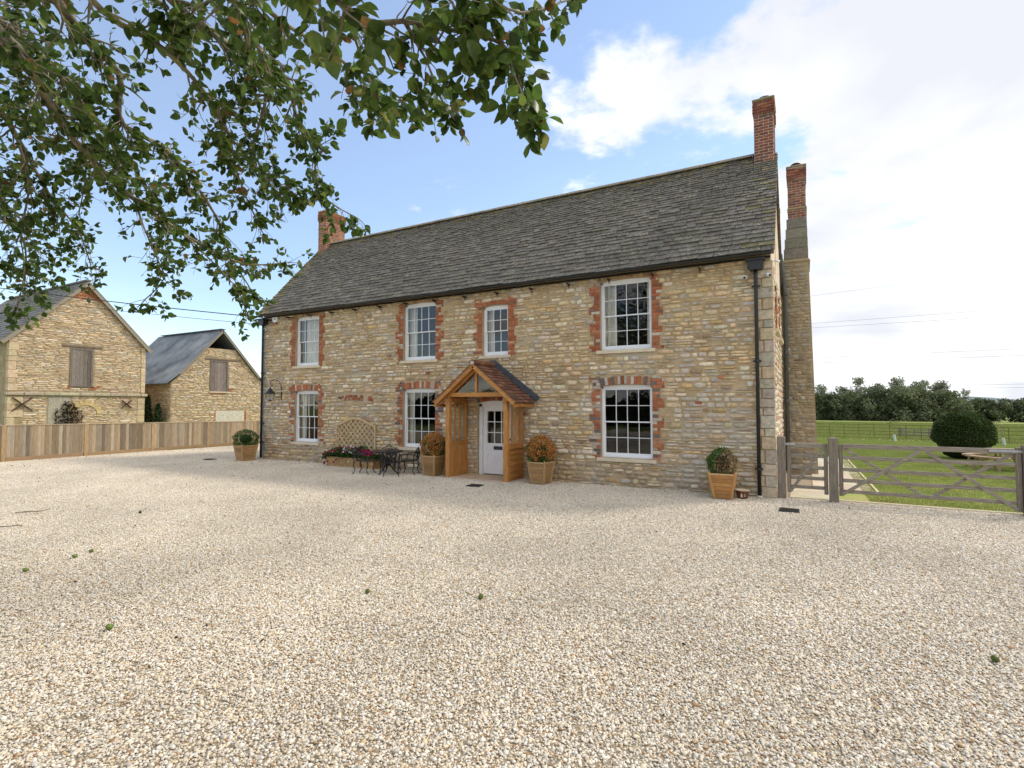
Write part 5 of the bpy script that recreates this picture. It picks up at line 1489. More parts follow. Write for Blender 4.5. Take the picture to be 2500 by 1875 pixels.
for (a, b, c_) in ((-0.1, 0.05, 2.62), (-0.25, 0.0, 2.55), (-1.05, -0.92, 2.58), (0.06, 0.2, 2.66)):
    MB().box(BX - 0.05, BX + 0.035, a, b, c_, c_ + 0.065, jit(pick(BRK), 0.15)).build('brick', 'brick', wl)
for o_ in [x for x in bpy.data.objects if x.parent == wl]: o_.location = BO
MB().box(BX - 0.1, BX + 0.03, -1.28, 0.24, 4.45, 4.545, (1, 0.9, 0.8), 0.01).build('lintel', 'hatch', b1, False, True)
ht = MB(); ht.box(BX - 0.02, BX + 0.024, HT[0], HT[0] + 0.08, HT[2], HT[3]); ht.box(BX - 0.02, BX + 0.024, HT[1] - 0.08, HT[1], HT[2], HT[3]); ht.box(BX - 0.02, BX + 0.023, HT[0] + .08, HT[1] - .08, HT[3] - 0.08, HT[3]); ht.box(BX - 0.02, BX + 0.06, HT[0] - .05, HT[1] + .05, HT[2] - 0.04, HT[2])
h1 = ht.build('hatch', 'hatch', b1, False, True)
for i in range(5):
    a = HT[0] + 0.085 + (HT[1] - HT[0] - 0.17) * i / 5
    MB().box(BX - 0.02, BX + 0.004 + rng.uniform(0, .006), a + 0.003, a + (HT[1] - HT[0] - 0.17) / 5 - 0.003, HT[2] + 0.0, HT[3] - 0.083, jit((1, 1, 1), 0.2)).build('plank', 'hatch', h1).location = BO
for (yc, s_) in ((-2.58, 0.33), (1.30, 0.21)):
    for q in (-1, 1):
        MB().bar((BX + 0.06, yc - s_, 1.90 - q * s_ * 0.85), (BX + 0.06, yc + s_, 1.90 + q * s_ * 0.85), 0.03 if q < 0 else 0.026, 0.07, up=(1, 0, 0)).build('wall_tie', 'rust', b1, False, True)
# roof: boarded verges and slates
rf = MB(); ov = 0.16
sL = (ZA - ZE) / (YA - Y0); sR = (ZA - ZE) / (Y1 - YA)
pr = [(Y0 - 0.28, ZE - 0.28 * sL + 0.10), (YA, ZA + 0.13), (Y1 + 0.22, ZE - 0.22 * sR + 0.10), (Y1 + 0.22, ZE - 0.22 * sR + 0.05), (YA, ZA + 0.05), (Y0 - 0.28, ZE - 0.28 * sL + 0.05)]
rf.prism(pr, BX - 9, BX + ov, 'x'); r1 = rf.build('roof', 'barn_slate', b1, False, True)
sl = MB(); n_ = 22
for (ya_, za_, yb_, zb_) in ((pr[0][0], pr[0][1], YA, ZA + 0.13),):
    d = Vector((0, yb_ - ya_, zb_ - za_)); L = d.length; d.normalize(); nn = Vector((0, -d.z, d.y))
    for i in range(n_):
        s0 = L * i / n_; x = BX - 6.5 - rng.random() * .3
        while x < BX + ov:
            wd = rng.uniform(0.3, 0.5); b_ = min(x + wd, BX + ov + 0.02); k_ = rng.uniform(0.85, 1.15)
            p0 = Vector((0, ya_, za_)) + d * s0
            q = [p0 + nn * 0.018, p0 + nn * 0.030, p0 + d * (L / n_ * 1.3) + nn * 0.004]
            v = [(x + .004, q[0].y, q[0].z), (b_ - .004, q[0].y, q[0].z), (x + .004, q[1].y, q[1].z), (b_ - .004, q[1].y, q[1].z), (x + .004, q[2].y, q[2].z), (b_ - .004, q[2].y, q[2].z)]
            sl.add(v, [(0, 1, 3, 2), (2, 3, 5, 4), (0, 2, 4), (1, 5, 3)], (k_, k_, k_ * 1.02)); x += wd
sl.build('slates', 'barn_slate', r1, kind='stuff').location = BO
for (ya_, za_) in ((pr[0][0], pr[0][1]), (pr[2][0], pr[2][1])):
    MB().bar((BX + ov - 0.02, ya_, za_ - 0.11), (BX + ov - 0.02, YA, ZA + 0.02), 0.04, 0.17, up=(0, 0, 1)).build('bargeboard', 'gate_x', b1, False, True)
MB().bar((BX - 8, YA, ZA + 0.16), (BX + ov, YA, ZA + 0.16), 0.2, 0.07).build('ridge', 'barn_slate', b1, False, True)
# dead ivy stems clinging to the lower wall
iv = thing('dead_ivy', 'dark patch of dead ivy clinging to the low wall of the tall barn', 'ivy', (BX + 0.02, -1.0, 0))
n = 1500
p = np.stack([nr.uniform(0.01, 0.07, n), nr.normal(0.05, 0.30, n).clip(-.45, .5), nr.uniform(0.8, 2.0, n)], 1)
p = p[(np.abs(p[:, 1]) < 0.52 * np.clip((2.12 - p[:, 2]) * 1.8, 0, 1)) & (np.sin(p[:, 2] * 38) > -0.75)]
obj('foliage', leaf_cloud(p, nr.uniform(0.05, 0.09, len(p)), np.array([[0.026, 0.015, 0.010]]) * nr.uniform(0.6, 1.5, (len(p), 1)), 'foliage'), iv)
MB().tube([(0.03, 0, 0), (0.03, 0.05, 1.0), (0.03, -0.05, 1.9)], 0.02, 5).build('stem', 'bark', iv)

# ---- lower barn with the iron roof
b2 = thing('barn', 'lower stone barn with rusting corrugated iron roof nearest the house', 'barn', (BX - 4, 6.0, 0), 0, 'old stone barns beyond the fence')
CO = (-b2.location.x, -b2.location.y, 0)
Y0, Y1, ZE, YA, ZA = 3.32, 8.75, 3.02, 6.0, 5.98
MB().prism([(Y0, -0.2), (Y1, -0.2), (Y1, ZE - 0.04), (7.25, 4.56), (6.88, 5.0), (5.12, 5.0), (4.75, 4.56), (Y0, ZE - 0.04)], BX - 9, BX, 'x').build('wall', 'barn_mortar', b2, False, True)
wl2 = [x for x in bpy.data.objects if x.parent == b2][-1]
def eL2(z): return Y0 + 0.02 if z < ZE else Y0 + (z - ZE) / (ZA - ZE) * (YA - Y0) + 0.10
def eR2(z): return Y1 - 0.02 if z < ZE else Y1 + (z - ZE) / (ZA - ZE) * (YA - Y1) - 0.10
H2 = (5.36, 6.40, 2.60, 4.33)
def blk2(a, b):
    r_ = []
    if b > H2[2] - 0.05 and a < H2[3] + 0.02: r_.append((H2[0] - 0.02, H2[1] + 0.02))
    if b > 4.34 and a < 4.46: r_.append((5.05, 7.2))
    if a < 1.54: r_.append((5.68, 7.50))
    return r_
st = lay_stones(eL2, eR2, 0.9, 4.98, blk2, 0.05, 0.10, 0.16, 0.42, 0.013, 0.010, 0.028, PALB)
st = [s for s in st if s[0] < 8.6]
place_stones(st, lambda u, v, d: (BX + d, u, v), wl2, lambda y, z: math.hypot(BX - CAMX, y - CAMY), 300, world=False)
sm = MB()
for s in lay_stones(lambda z: BX - 6, lambda z: BX - 0.02, 0.9, ZE - 0.05, lambda a, b: [], 0.05, 0.11, 0.16, 0.40, 0.016, 0.010, 0.035, PALB):
    vs, fs = stone_geo(*s[:5]); sm.add([(p[0], Y0 - p[2], p[1]) for p in vs], fs, s[5])
sm.build('side_rubble', 'stone', wl2, True, kind='stuff')
MB().box(BX - 0.1, BX + 0.012, 5.72, 7.44, 0.6, 1.52, (0.62, 0.58, 0.50), 0.01).build('blocked_opening', 'stone', wl2)
for zq in np.arange(0.9, 1.5, 0.078):
    for ya_ in (5.60, 7.46): MB().box(BX - 0.1, BX + 0.02, ya_, ya_ + 0.10, zq, zq + 0.066, jit(pick(BRK), .15)).build('brick', 'brick', wl2)
for (a, b, c_) in ((5.3, 5.5, 2.46), (5.5, 5.74, 2.46), (5.74, 5.98, 2.46), (5.98, 6.2, 2.46), (6.42, 6.62, 2.62), (6.44, 6.72, 2.70)):
    MB().box(BX - 0.1, BX + 0.04, a + .004, b - .004, c_, c_ + 0.068, jit(pick(BRK), .15)).build('brick', 'brick', wl2)
for o_ in [x for x in bpy.data.objects if x.parent == wl2]: o_.location = CO
MB().box(BX - 0.1, BX + 0.03, 5.05, 7.15, 4.35, 4.44, (1, 0.9, 0.8), 0.01).build('lintel', 'hatch', b2, False, True)
ht = MB(); ht.box(BX - 0.02, BX + 0.026, H2[0], H2[0] + 0.09, H2[2], H2[3]); ht.box(BX - 0.02, BX + 0.026, H2[1] - 0.09, H2[1], H2[2], H2[3]); ht.box(BX - 0.02, BX + 0.025, H2[0] + .09, H2[1] - .09, H2[3] - 0.09, H2[3])
h2 = ht.build('hatch', 'hatch', b2, False, True)
for i in range(5):
    a = H2[0] + 0.095 + (H2[1] - H2[0] - 0.19) * i / 5
    MB().box(BX - 0.02, BX + 0.004 + rng.uniform(0, .006), a + 0.003, a + (H2[1] - H2[0] - 0.19) / 5 - 0.003, H2[2], H2[3] - 0.093, jit((1.15, 1.15, 1.15), 0.15)).build('plank', 'hatch', h2).location = CO
MB().box(BX - 0.02, BX + 0.07, H2[0] - 0.05, H2[1] + 0.05, H2[2] - 0.07, H2[2] - 0.005).build('hatch_sill', 'dressed', b2, False, True)
# corrugated sheets: bell-cast towards the eaves, open gable peak
def barn2_roof(side):
    P_ = [(YA, ZA + 0.10), (YA + side * 1.25, ZA - 1.32), (YA + side * 2.25, ZA - 2.42), (YA + side * 2.95, ZA - 3.02)]
    nx = 150; vs = []; fs = []
    for i in range(nx + 1):
        x = BX - 6.5 + 6.66 * i / nx; wv = 0.018 * math.sin(i * math.pi / 2)
        for (yy, z_) in P_: vs.append((x, yy + side * wv * 0.7, z_ + wv * 0.7))
    m_ = len(P_)
    for i in range(nx):
        for k in range(m_ - 1): fs.append((i * m_ + k, (i + 1) * m_ + k, (i + 1) * m_ + k + 1, i * m_ + k + 1))
    return MB().add(vs, fs)
for s_ in (-1, 1): barn2_roof(s_).build('roof_sheet', 'iron_sheet', b2, True, True)
for s_ in (-1, 1):
    MB().bar((BX + 0.13, YA, ZA + 0.02), (BX + 0.13, YA + s_ * 2.3, ZA - 2.52), 0.035, 0.12, up=(0, 0, 1)).build('bargeboard', 'gate_x', b2, False, True)
MB().bar((BX - 6, YA, ZA + 0.13), (BX + 0.16, YA, ZA + 0.13), 0.3, 0.03).build('ridge_cap', 'iron_sheet', b2, False, True)
MB().bar((BX - 6, YA, ZA - 0.05), (BX + 0.1, YA, ZA - 0.05), 0.08, 0.16).build('ridge_beam', 'gate_x', b2, False, True)
# two narrow evergreens in front of the side wall of the lower barn
for (dx, yy, h, lb) in ((-1.0, 2.75, 2.35, 'slim dark evergreen shrub between the two barns, the taller one'), (-0.3, 2.9, 1.9, 'slim dark evergreen shrub at the corner of the lower barn, the shorter one')):
    t = thing('evergreen_shrub', lb, 'shrub', (BX + dx, yy, 0), 0, 'evergreens between the barns')
    n = 1500; zq = nr.random(n) ** 0.8
    rr_ = 0.34 * (1 - zq) ** 0.6 * (0.5 + 0.5 * nr.random(n)); a = nr.uniform(0, 6.28, n)
    p = np.stack([rr_ * np.cos(a), rr_ * np.sin(a), zq * h], 1)
    obj('crown', leaf_cloud(p, nr.uniform(0.07, 0.12, n), np.array([[0.03, 0.062, 0.018]]) * nr.uniform(0.6, 1.4, (n, 1)), 'crown'), t)
    MB().tube([(0, 0, 0), (0, 0, h * 0.8)], [0.04, 0.01], 6).build('stem', 'bark', t)

# ================================================================== CABLES
def cable(label, p, q, sag, r_, group):
    P_ = []
    for i in range(25):
        t_ = i / 24; P_.append((p[0] + (q[0] - p[0]) * t_, p[1] + (q[1] - p[1]) * t_, p[2] + (q[2] - p[2]) * t_ - sag * 4 * t_ * (1 - t_)))
    tag(MB().tube(P_, r_, 4).build('overhead_cable', 'cable'), label, 'cable', group)
cable('thick black cable running from above the barns to the house eaves', (-30, -8.6, 9.75), (-0.03, -0.02, 4.95), 0.25, 0.016, 'service cables to the house')
cable('thin pale cable just below the thick one between barns and house', (-30, -8.4, 9.2), (-0.03, 0.02, 4.70), 0.25, 0.008, 'service cables to the house')
for (z0_, z1_, lb) in ((18.4, 19.6, 'highest single power line in the sky to the right of the house'), (14.16, 14.42, 'upper line of the higher pair of power lines'), (13.48, 13.47, 'lower line of the higher pair of power lines'),
                       (8.9, 9.1, 'upper line of the lower pair of power lines'), (8.1, 8.22, 'lower line of the lower pair of power lines'), (4.3, 4.5, 'upper line of the faint lines just above the far trees'), (3.95, 4.05, 'lower line of the faint lines just above the far trees')):
    k_ = (z1_ - z0_) / 23.4
    dd = 2.2    # far away: carry the line out to about 190 m
    f = lambda x, z: (CAMX + (x - CAMX) * dd, CAMY + (80 - CAMY) * dd, CAMZ + (z - CAMZ) * dd)
    cable(lb, f(-20, z0_ - 38.4 * k_), f(90, z0_ + 71.6 * k_), 0.0, 0.03, 'power lines across the fields')

# ================================================================== GARDEN AND FIELD
t = thing('yew_bush', 'large dark clipped dome of yew standing on the lawn', 'bush', (21.95, 14.3, gz(14.3)))
n = 16000
d = nr.normal(size=(n, 3)); d /= np.linalg.norm(d, axis=1)[:, None]
d[:, 2] = np.where(d[:, 2] < -0.35, -d[:, 2], d[:, 2])
bm = 1 + 0.025 * np.sin(d[:, 0] * 7) * np.sin(d[:, 1] * 6) + 0.02 * np.sin(d[:, 2] * 11 + d[:, 0] * 5)
rr_ = (0.93 + 0.08 * nr.random(n)) * bm
p = np.stack([d[:, 0] * 0.97 * rr_, d[:, 1] * 0.97 * rr_, 0.84 + np.where(d[:, 2] > 0, d[:, 2] * 0.98, d[:, 2] * 0.95) * rr_], 1)
tuck = np.clip(p[:, 2] / 0.7, 0.72, 1)[:, None]; p[:, :2] *= 0.28 + 0.72 * tuck
cg = np.array([(0.042, 0.078, 0.018), (0.06, 0.10, 0.022), (0.032, 0.058, 0.014), (0.075, 0.115, 0.028)])[nr.integers(0, 4, n)]
obj('crown', leaf_cloud(p, nr.uniform(0.05, 0.085, n), cg * nr.uniform(0.7, 1.25, (n, 1)), 'crown'), t)
MB().lathe([(0.35, 0.02), (0.62, 0.15), (0.85, 0.6), (0.86, 0.95), (0.7, 1.35), (0.4, 1.62), (0, 1.72)], 20, c=(0.012, 0.022, 0.006)).build('dark_core', 'leaf_small', t, True)  # solid dark body inside the leaf shell
MB().tube([(0, 0, -0.1), (0, 0, 0.5)], 0.12, 8).build('trunk', 'bark', t)

t = thing('picnic_table', 'round timber picnic table with curved benches behind the wide gate', 'table', (22.1, 9.9, gz(9.9)))
MB().lathe([(0.0, 0.60), (0.56, 0.60), (0.56, 0.64), (0.0, 0.64)], 28).build('table_top', 'table_wood', t)
for k in range(4):
    a0 = math.pi / 2 * k + math.pi / 4
    g = MB(); vs = []; N_ = 10
    for i in range(N_ + 1):
        a = a0 + (i / N_ - 0.5) * 1.25
        for r_, z_ in ((0.82, 0.40), (1.08, 0.40), (1.08, 0.44), (0.82, 0.44)): vs.append((r_ * math.cos(a), r_ * math.sin(a), z_))
    fs = [(4 * i + q, 4 * i + (q + 1) % 4, 4 * i + 4 + (q + 1) % 4, 4 * i + 4 + q) for i in range(N_) for q in range(4)] + [(0, 3, 2, 1), tuple(4 * N_ + q for q in range(4))]
    g.add(vs, fs).build('bench', 'table_wood', t)
    for s_ in (-0.35, 0.35):
        a = a0 + s_
        MB().bar((math.cos(a) * 0.9, math.sin(a) * 0.9, 0.40), (math.cos(a) * 1.02, math.sin(a) * 1.02, 0.0), 0.06, 0.05, up=(0, 0, 1)).build('leg', 'table_wood', t)
    ca_, sa_ = math.cos(a0), math.sin(a0)
    MB().bar((ca_ * 0.15, sa_ * 0.15, 0.37), (ca_ * 1.0, sa_ * 1.0, 0.37), 0.05, 0.06).build('bearer', 'table_wood', t)
    MB().bar((ca_ * 0.35, sa_ * 0.35, 0.0), (ca_ * 0.30, sa_ * 0.30, 0.60), 0.06, 0.06, up=(1, 0, 0)).build('leg', 'table_wood', t)

# iron estate fence, runs slightly towards the camera on the right
ef = thing('estate_fence', 'thin black iron estate fence across the far side of the lawn', 'fence', (22, 31.5, gz(31.5)))
EFP = [(12.0, 33.0), (17.3, 31.8), (22.4, 30.9), (26.1, 29.0), (31.0, 27.2), (40, 24)]
for (p, q) in zip(EFP[:-1], EFP[1:]):
    n_ = max(1, round(math.dist(p, q) / 0.92))
    for i in range(n_):
        x, y = p[0] + (q[0] - p[0]) * i / n_, p[1] + (q[1] - p[1]) * i / n_
        MB().box(x - 0.011, x + 0.011, y - 0.011, y + 0.011, gz(y) - 0.05, gz(y) + 0.98).build('upright', 'rust', ef, False, True)
    for i, h in enumerate((0.10, 0.32, 0.54, 0.76, 0.97)):
        MB().bar((p[0], p[1], gz(p[1]) + h), (q[0], q[1], gz(q[1]) + h), 0.012, 0.020).build('rail', 'rust', ef, False, True)
t = thing('field_hurdle', 'low grey timber rails between two posts in the field behind the iron fence', 'fence', (23.5, 35.3, gz(35.3)))
for (x, y) in ((22.78, 36.4), (24.25, 34.4)):
    MB().box(x - 0.09, x + 0.09, y - 0.09, y + 0.09, gz(y) - 0.1, gz(y) + 0.72).build('post', 'gate_v', t, False, True)
for h in (0.2, 0.38, 0.55): MB().bar((22.78, 36.4, gz(36) + h), (24.25, 34.4, gz(34.4) + h), 0.03, 0.08).build('rail', 'gate_x', t, False, True)
MB().bar((23.5, 35.42, gz(35.4)), (23.5, 35.42, gz(35.4) + 0.62), 0.05, 0.05, up=(1, 0, 0)).build('post', 'gate_v', t, False, True)
def sapling(label, x, y, lean):
    t = thing('sapling', label, 'sapling', (x, y, gz(y)), 0, 'young trees in tube guards')
    MB().tube([(0, 0, 0), (-lean * 0.2, 0, 0.45), (-lean * 0.5, 0, 0.95), (-lean * 0.8, 0, 1.35)], [0.02, 0.016, 0.010, 0.004], 6).build('trunk', 'bark', t)
    MB().tube([(0.0, 0, 0), (-lean * 0.22, 0, 0.42)], 0.075, 10).build('tree_guard', 'tube_guard', t)
    tw = MB(); pts = []
    for i in range(9):
        z = rng.uniform(0.8, 1.35); b = (-lean * 0.6 * z, 0, z); e = (b[0] + rng.uniform(-.3, .2), rng.uniform(-.2, .2), z + rng.uniform(-.05, .3))
        tw.tube([b, e], [0.006, 0.002], 4); pts += [(b[0] + (e[0] - b[0]) * u_, e[1] * u_, b[2] + (e[2] - b[2]) * u_) for u_ in (0.5, 0.8, 1.0)]
    tw.build('twigs', 'bark', t, kind='stuff')
    p = np.repeat(np.array(pts), 3, axis=0) + nr.normal(0, 0.04, (len(pts) * 3, 3))
    obj('crown', leaf_cloud(p, nr.uniform(0.05, 0.08, len(p)), np.array([[0.13, 0.12, 0.05]]) * nr.uniform(0.6, 1.3, (len(p), 1)), 'crown'), t)
sapling('thin leaning sapling in a pale tube guard near the wooden hurdle', 21.5, 28.2, 0.28)
sapling('thin leaning sapling in a pale tube guard beyond the clipped yew', 26.3, 27.0, 0.30)

# ---- trees along the far side of the field
def far_tree(label, x, y, h, wdt, kind, n):
    t = thing('field_tree', label, 'tree', (x, y, gz(y)), 0, 'trees along the far side of the field')
    cl = []
    k_ = int(46 + 16 * wdt / 6)
    for i in range(k_):
        if kind == 'willow':
            z = h * rng.uniform(0.06, 0.95); f = 1 - abs(z / h - 0.40) * 1.15
            cl.append((rng.gauss(0, 0.42) * wdt * 0.5 * max(f, 0.16) + z * 0.10, rng.gauss(0, 0.4) * wdt * 0.5, z, rng.uniform(0.5, 1.0) * (0.12 * h if z / h < 0.7 else 0.085 * h)))
        else:
            z = h * rng.uniform(0.05, 0.9)
            cl.append((rng.gauss(0, 0.48) * wdt * 0.5 * math.sqrt(max(0.05, 1 - (z / h) ** 2)), rng.gauss(0, 0.4) * wdt * 0.5, z, rng.uniform(0.14, 0.24) * h))
    cl = np.array(cl)
    wgt = cl[:, 3] ** 2; idx = nr.choice(len(cl), n, p=wgt / wgt.sum())
    d = nr.normal(size=(n, 3)); d /= np.linalg.norm(d, axis=1)[:, None]
    p = cl[idx, :3] + d * (cl[idx, 3] * nr.random(n) ** 0.4)[:, None] * np.array([1.0, 1.0, 1.25 if kind == 'willow' else 0.8])
    p[:, 2] = np.abs(p[:, 2]) + 0.05
    base = np.array({'willow': (0.26, 0.28, 0.19), 'dark': (0.135, 0.16, 0.085), 'mid': (0.175, 0.20, 0.11)}[kind])  # greyed and lightened: distance haze mixed into the leaf colours
    tone = (0.72 + 0.5 * nr.random(len(cl)))[idx]
    colr = base[None] * tone[:, None] * nr.uniform(0.75, 1.25, (n, 1))
    obj('crown', leaf_cloud(p, nr.uniform(0.30, 0.60, n) * (1.0 if kind == 'willow' else 1.25), colr, 'crown'), t)
    tr = MB(); tr.tube([(0, 0, -0.2), (0.05 * h * 0.3, 0, h * 0.3), (0.08 * h, 0, h * 0.7)], [0.03 * h, 0.022 * h, 0.008 * h], 7)
    for i in range(5):
        z = h * rng.uniform(0.2, 0.6); c_ = cl[rng.randrange(len(cl))]
        tr.tube([(0.1 * z * 0.8, 0, z), (c_[0], c_[1], c_[2])], [0.012 * h, 0.003 * h], 5)
    tr.build('trunk', 'bark', t)
    return t
FT = [(19.6, 150, 9.2, 6.0, 'willow', 3000, 'loose pale tree right beside the stone chimney breast'),
      (24.6, 150, 8.8, 5.0, 'willow', 3200, 'thin wispy tree, first of the ragged crowns beyond the field'),
      (28.2, 152, 10.8, 6.5, 'willow', 5000, 'tallest ragged wind blown tree beyond the field'),
      (32.2, 151, 9.8, 6.0, 'willow', 4200, 'ragged wind blown tree next after the tallest one'),
      (36.0, 150, 10.6, 7.5, 'willow', 5500, 'broad feathery pale tree in the middle of the far row'),
      (40.3, 149, 10.2, 7.5, 'willow', 5500, 'feathery pale tree just before the clipped yew'),
      (44.4, 150, 9.4, 7.0, 'willow', 5000, 'feathery pale tree above the top of the clipped yew'),
      (49.4, 150, 7.6, 2.6, 'willow', 900, 'lone spindly tree at the end of the tall row'),
      (20.5, 143, 6.8, 9.0, 'dark', 6000, 'low dark bush at the foot of the row beside the chimney breast'),
      (26.0, 141, 7.6, 9.5, 'dark', 6000, 'low dark bush under the tallest ragged tree'),
      (32.0, 140, 8.0, 9.5, 'dark', 6000, 'low dark bush under the middle of the far row'),
      (38.2, 139, 8.2, 10.0, 'mid', 6000, 'rounded green bush behind the near flank of the yew'),
      (44.2, 140, 7.4, 9.5, 'mid', 6000, 'rounded green bush behind the top of the yew'),
      (52.0, 146, 5.2, 10.0, 'dark', 6000, 'dense low thicket tree just beyond the clipped yew'),
      (60.0, 148, 5.4, 11.0, 'dark', 6000, 'dense low thicket tree at the edge of the picture')]
for (x, y, h, wd, kd, n_, lb) in FT: far_tree(lb, x, y, h, wd, kd, n_)
# distant wooded ridge, haze put into its bluish colour
g = MB(); vs = []; fs = []
for i in range(61):
    x = -300 + 1600 * i / 60
    z = 9 + 4 * math.sin(i * 0.35) + 3 * math.sin(i * 0.9 + 1)
    vs += [(x, 1150, -12), (x, 1250, z), (x, 1500, -12)]
for i in range(60):
    fs += [(3 * i, 3 * i + 3, 3 * i + 4, 3 * i + 1), (3 * i + 1, 3 * i + 4, 3 * i + 5, 3 * i + 2)]
struct(g.add(vs, fs).build('hills', 'hill'))

# ================================================================== FALLEN THINGS ON THE GRAVEL
FR = [(8.74, -8.81, 'small round green fallen fruit on the gravel, the lower of a close pair'), (8.64, -8.60, 'small round green fallen fruit on the gravel, the upper of a close pair'),
      (8.89, -9.33, 'small green fallen fruit on the gravel nearest the edge of the picture'), (11.48, -9.64, 'green fallen fruit on the gravel closest to the camera'),
      (12.77, -7.97, 'dark green fallen fruit on the open gravel left of a blackened one'), (13.84, -7.55, 'half blackened green fallen fruit in the middle of the gravel'),
      (6.53, -7.01, 'small dark brown fallen fruit on the gravel far from the others'), (17.81, -6.77, 'dark fallen fruit on the gravel below the wide gate')]
for i, (x, y, lb) in enumerate(FR):
    m_ = MB(); dk_ = (0.35, 0.22, 0.14) if 'dark brown' in lb else ((0.6, 0.55, 0.5) if 'dark' in lb or 'black' in lb else (1, 1, 1))
    pr = [(0.0, -0.027), (0.014, -0.025), (0.024, -0.013), (0.027, 0.0), (0.024, 0.014), (0.013, 0.026), (0.004, 0.031), (0.002, 0.036)]
    m_.lathe(pr, 12, c=dk_)
    o_ = m_.build('fallen_fruit', 'fruit', None, True); o_.location = (x, y, 0.032); o_.rotation_euler = (R(rng.uniform(50, 100)), 0, rng.uniform(0, 6.28)); o_.scale = (0.9, 0.9, 1.0)
    tag(o_, lb, 'fruit', 'fallen fruit on the gravel')
tag(MB().tube([(4.70, -8.08, 0.03), (4.85, -7.95, 0.045), (4.93, -7.86, 0.04), (5.08, -7.85, 0.06), (5.16, -7.76, 0.09)], [0.010, 0.011, 0.010, 0.008, 0.005], 6).build('fallen_twig', 'bark'), 'dark crooked twig lying on the gravel below the fence', 'twig')
tag(MB().tube([(5.75, -8.75, 0.03), (5.95, -8.60, 0.04), (6.12, -8.45, 0.05)], [0.007, 0.009, 0.006], 6).build('fallen_twig', 'bark'), 'thin twig with a yellowed leaf lying near the edge of the gravel', 'twig')

# crumbs of leaf and husk blown about the yard
n = 420
p = np.stack([nr.uniform(-6, 20, n), -nr.random(n) ** 1.3 * 10.5 - 0.2, np.full(n, 0.022)], 1)
p[:140, 0] = -6.2 + np.abs(nr.normal(0, 1.6, 140)); p[:140, 1] = nr.uniform(-7, 3, 140)
cl_ = np.array([(0.10, 0.065, 0.035), (0.16, 0.11, 0.05), (0.08, 0.10, 0.03), (0.05, 0.04, 0.03)])[nr.integers(0, 4, n)]
tag(obj('leaf_litter', leaf_cloud(p, nr.uniform(0.018, 0.05, n), cl_, 'leaf_litter'), kind='stuff'), 'scattered dark crumbs of leaf and husk on the gravel', 'leaf litter')

# ================================================================== HEDGE across the lane, behind the camera (seen in the window reflections)
t = thing('hedge', 'tall dark field hedge across the lane mirrored in the lower windows', 'hedge', (4, -30, 0))
n = 14000
p = np.stack([nr.uniform(-34, 34, n), nr.normal(0, 0.5, n), 3.0 * nr.random(n) ** 0.7], 1)
p[:, 2] *= 0.85 + 0.15 * np.sin(p[:, 0] * 0.9)
cg = np.array([(0.035, 0.055, 0.018), (0.05, 0.075, 0.024), (0.028, 0.04, 0.014)])[nr.integers(0, 3, n)]
obj('foliage', leaf_cloud(p, nr.uniform(0.25, 0.45, n), cg, 'foliage'), t)
MB().box(-34, 34, -0.35, 0.35, 0, 2.3, (0.02, 0.028, 0.01)).build('dark_core', 'leaf_small', t)  # solid dark block along the middle of the hedge

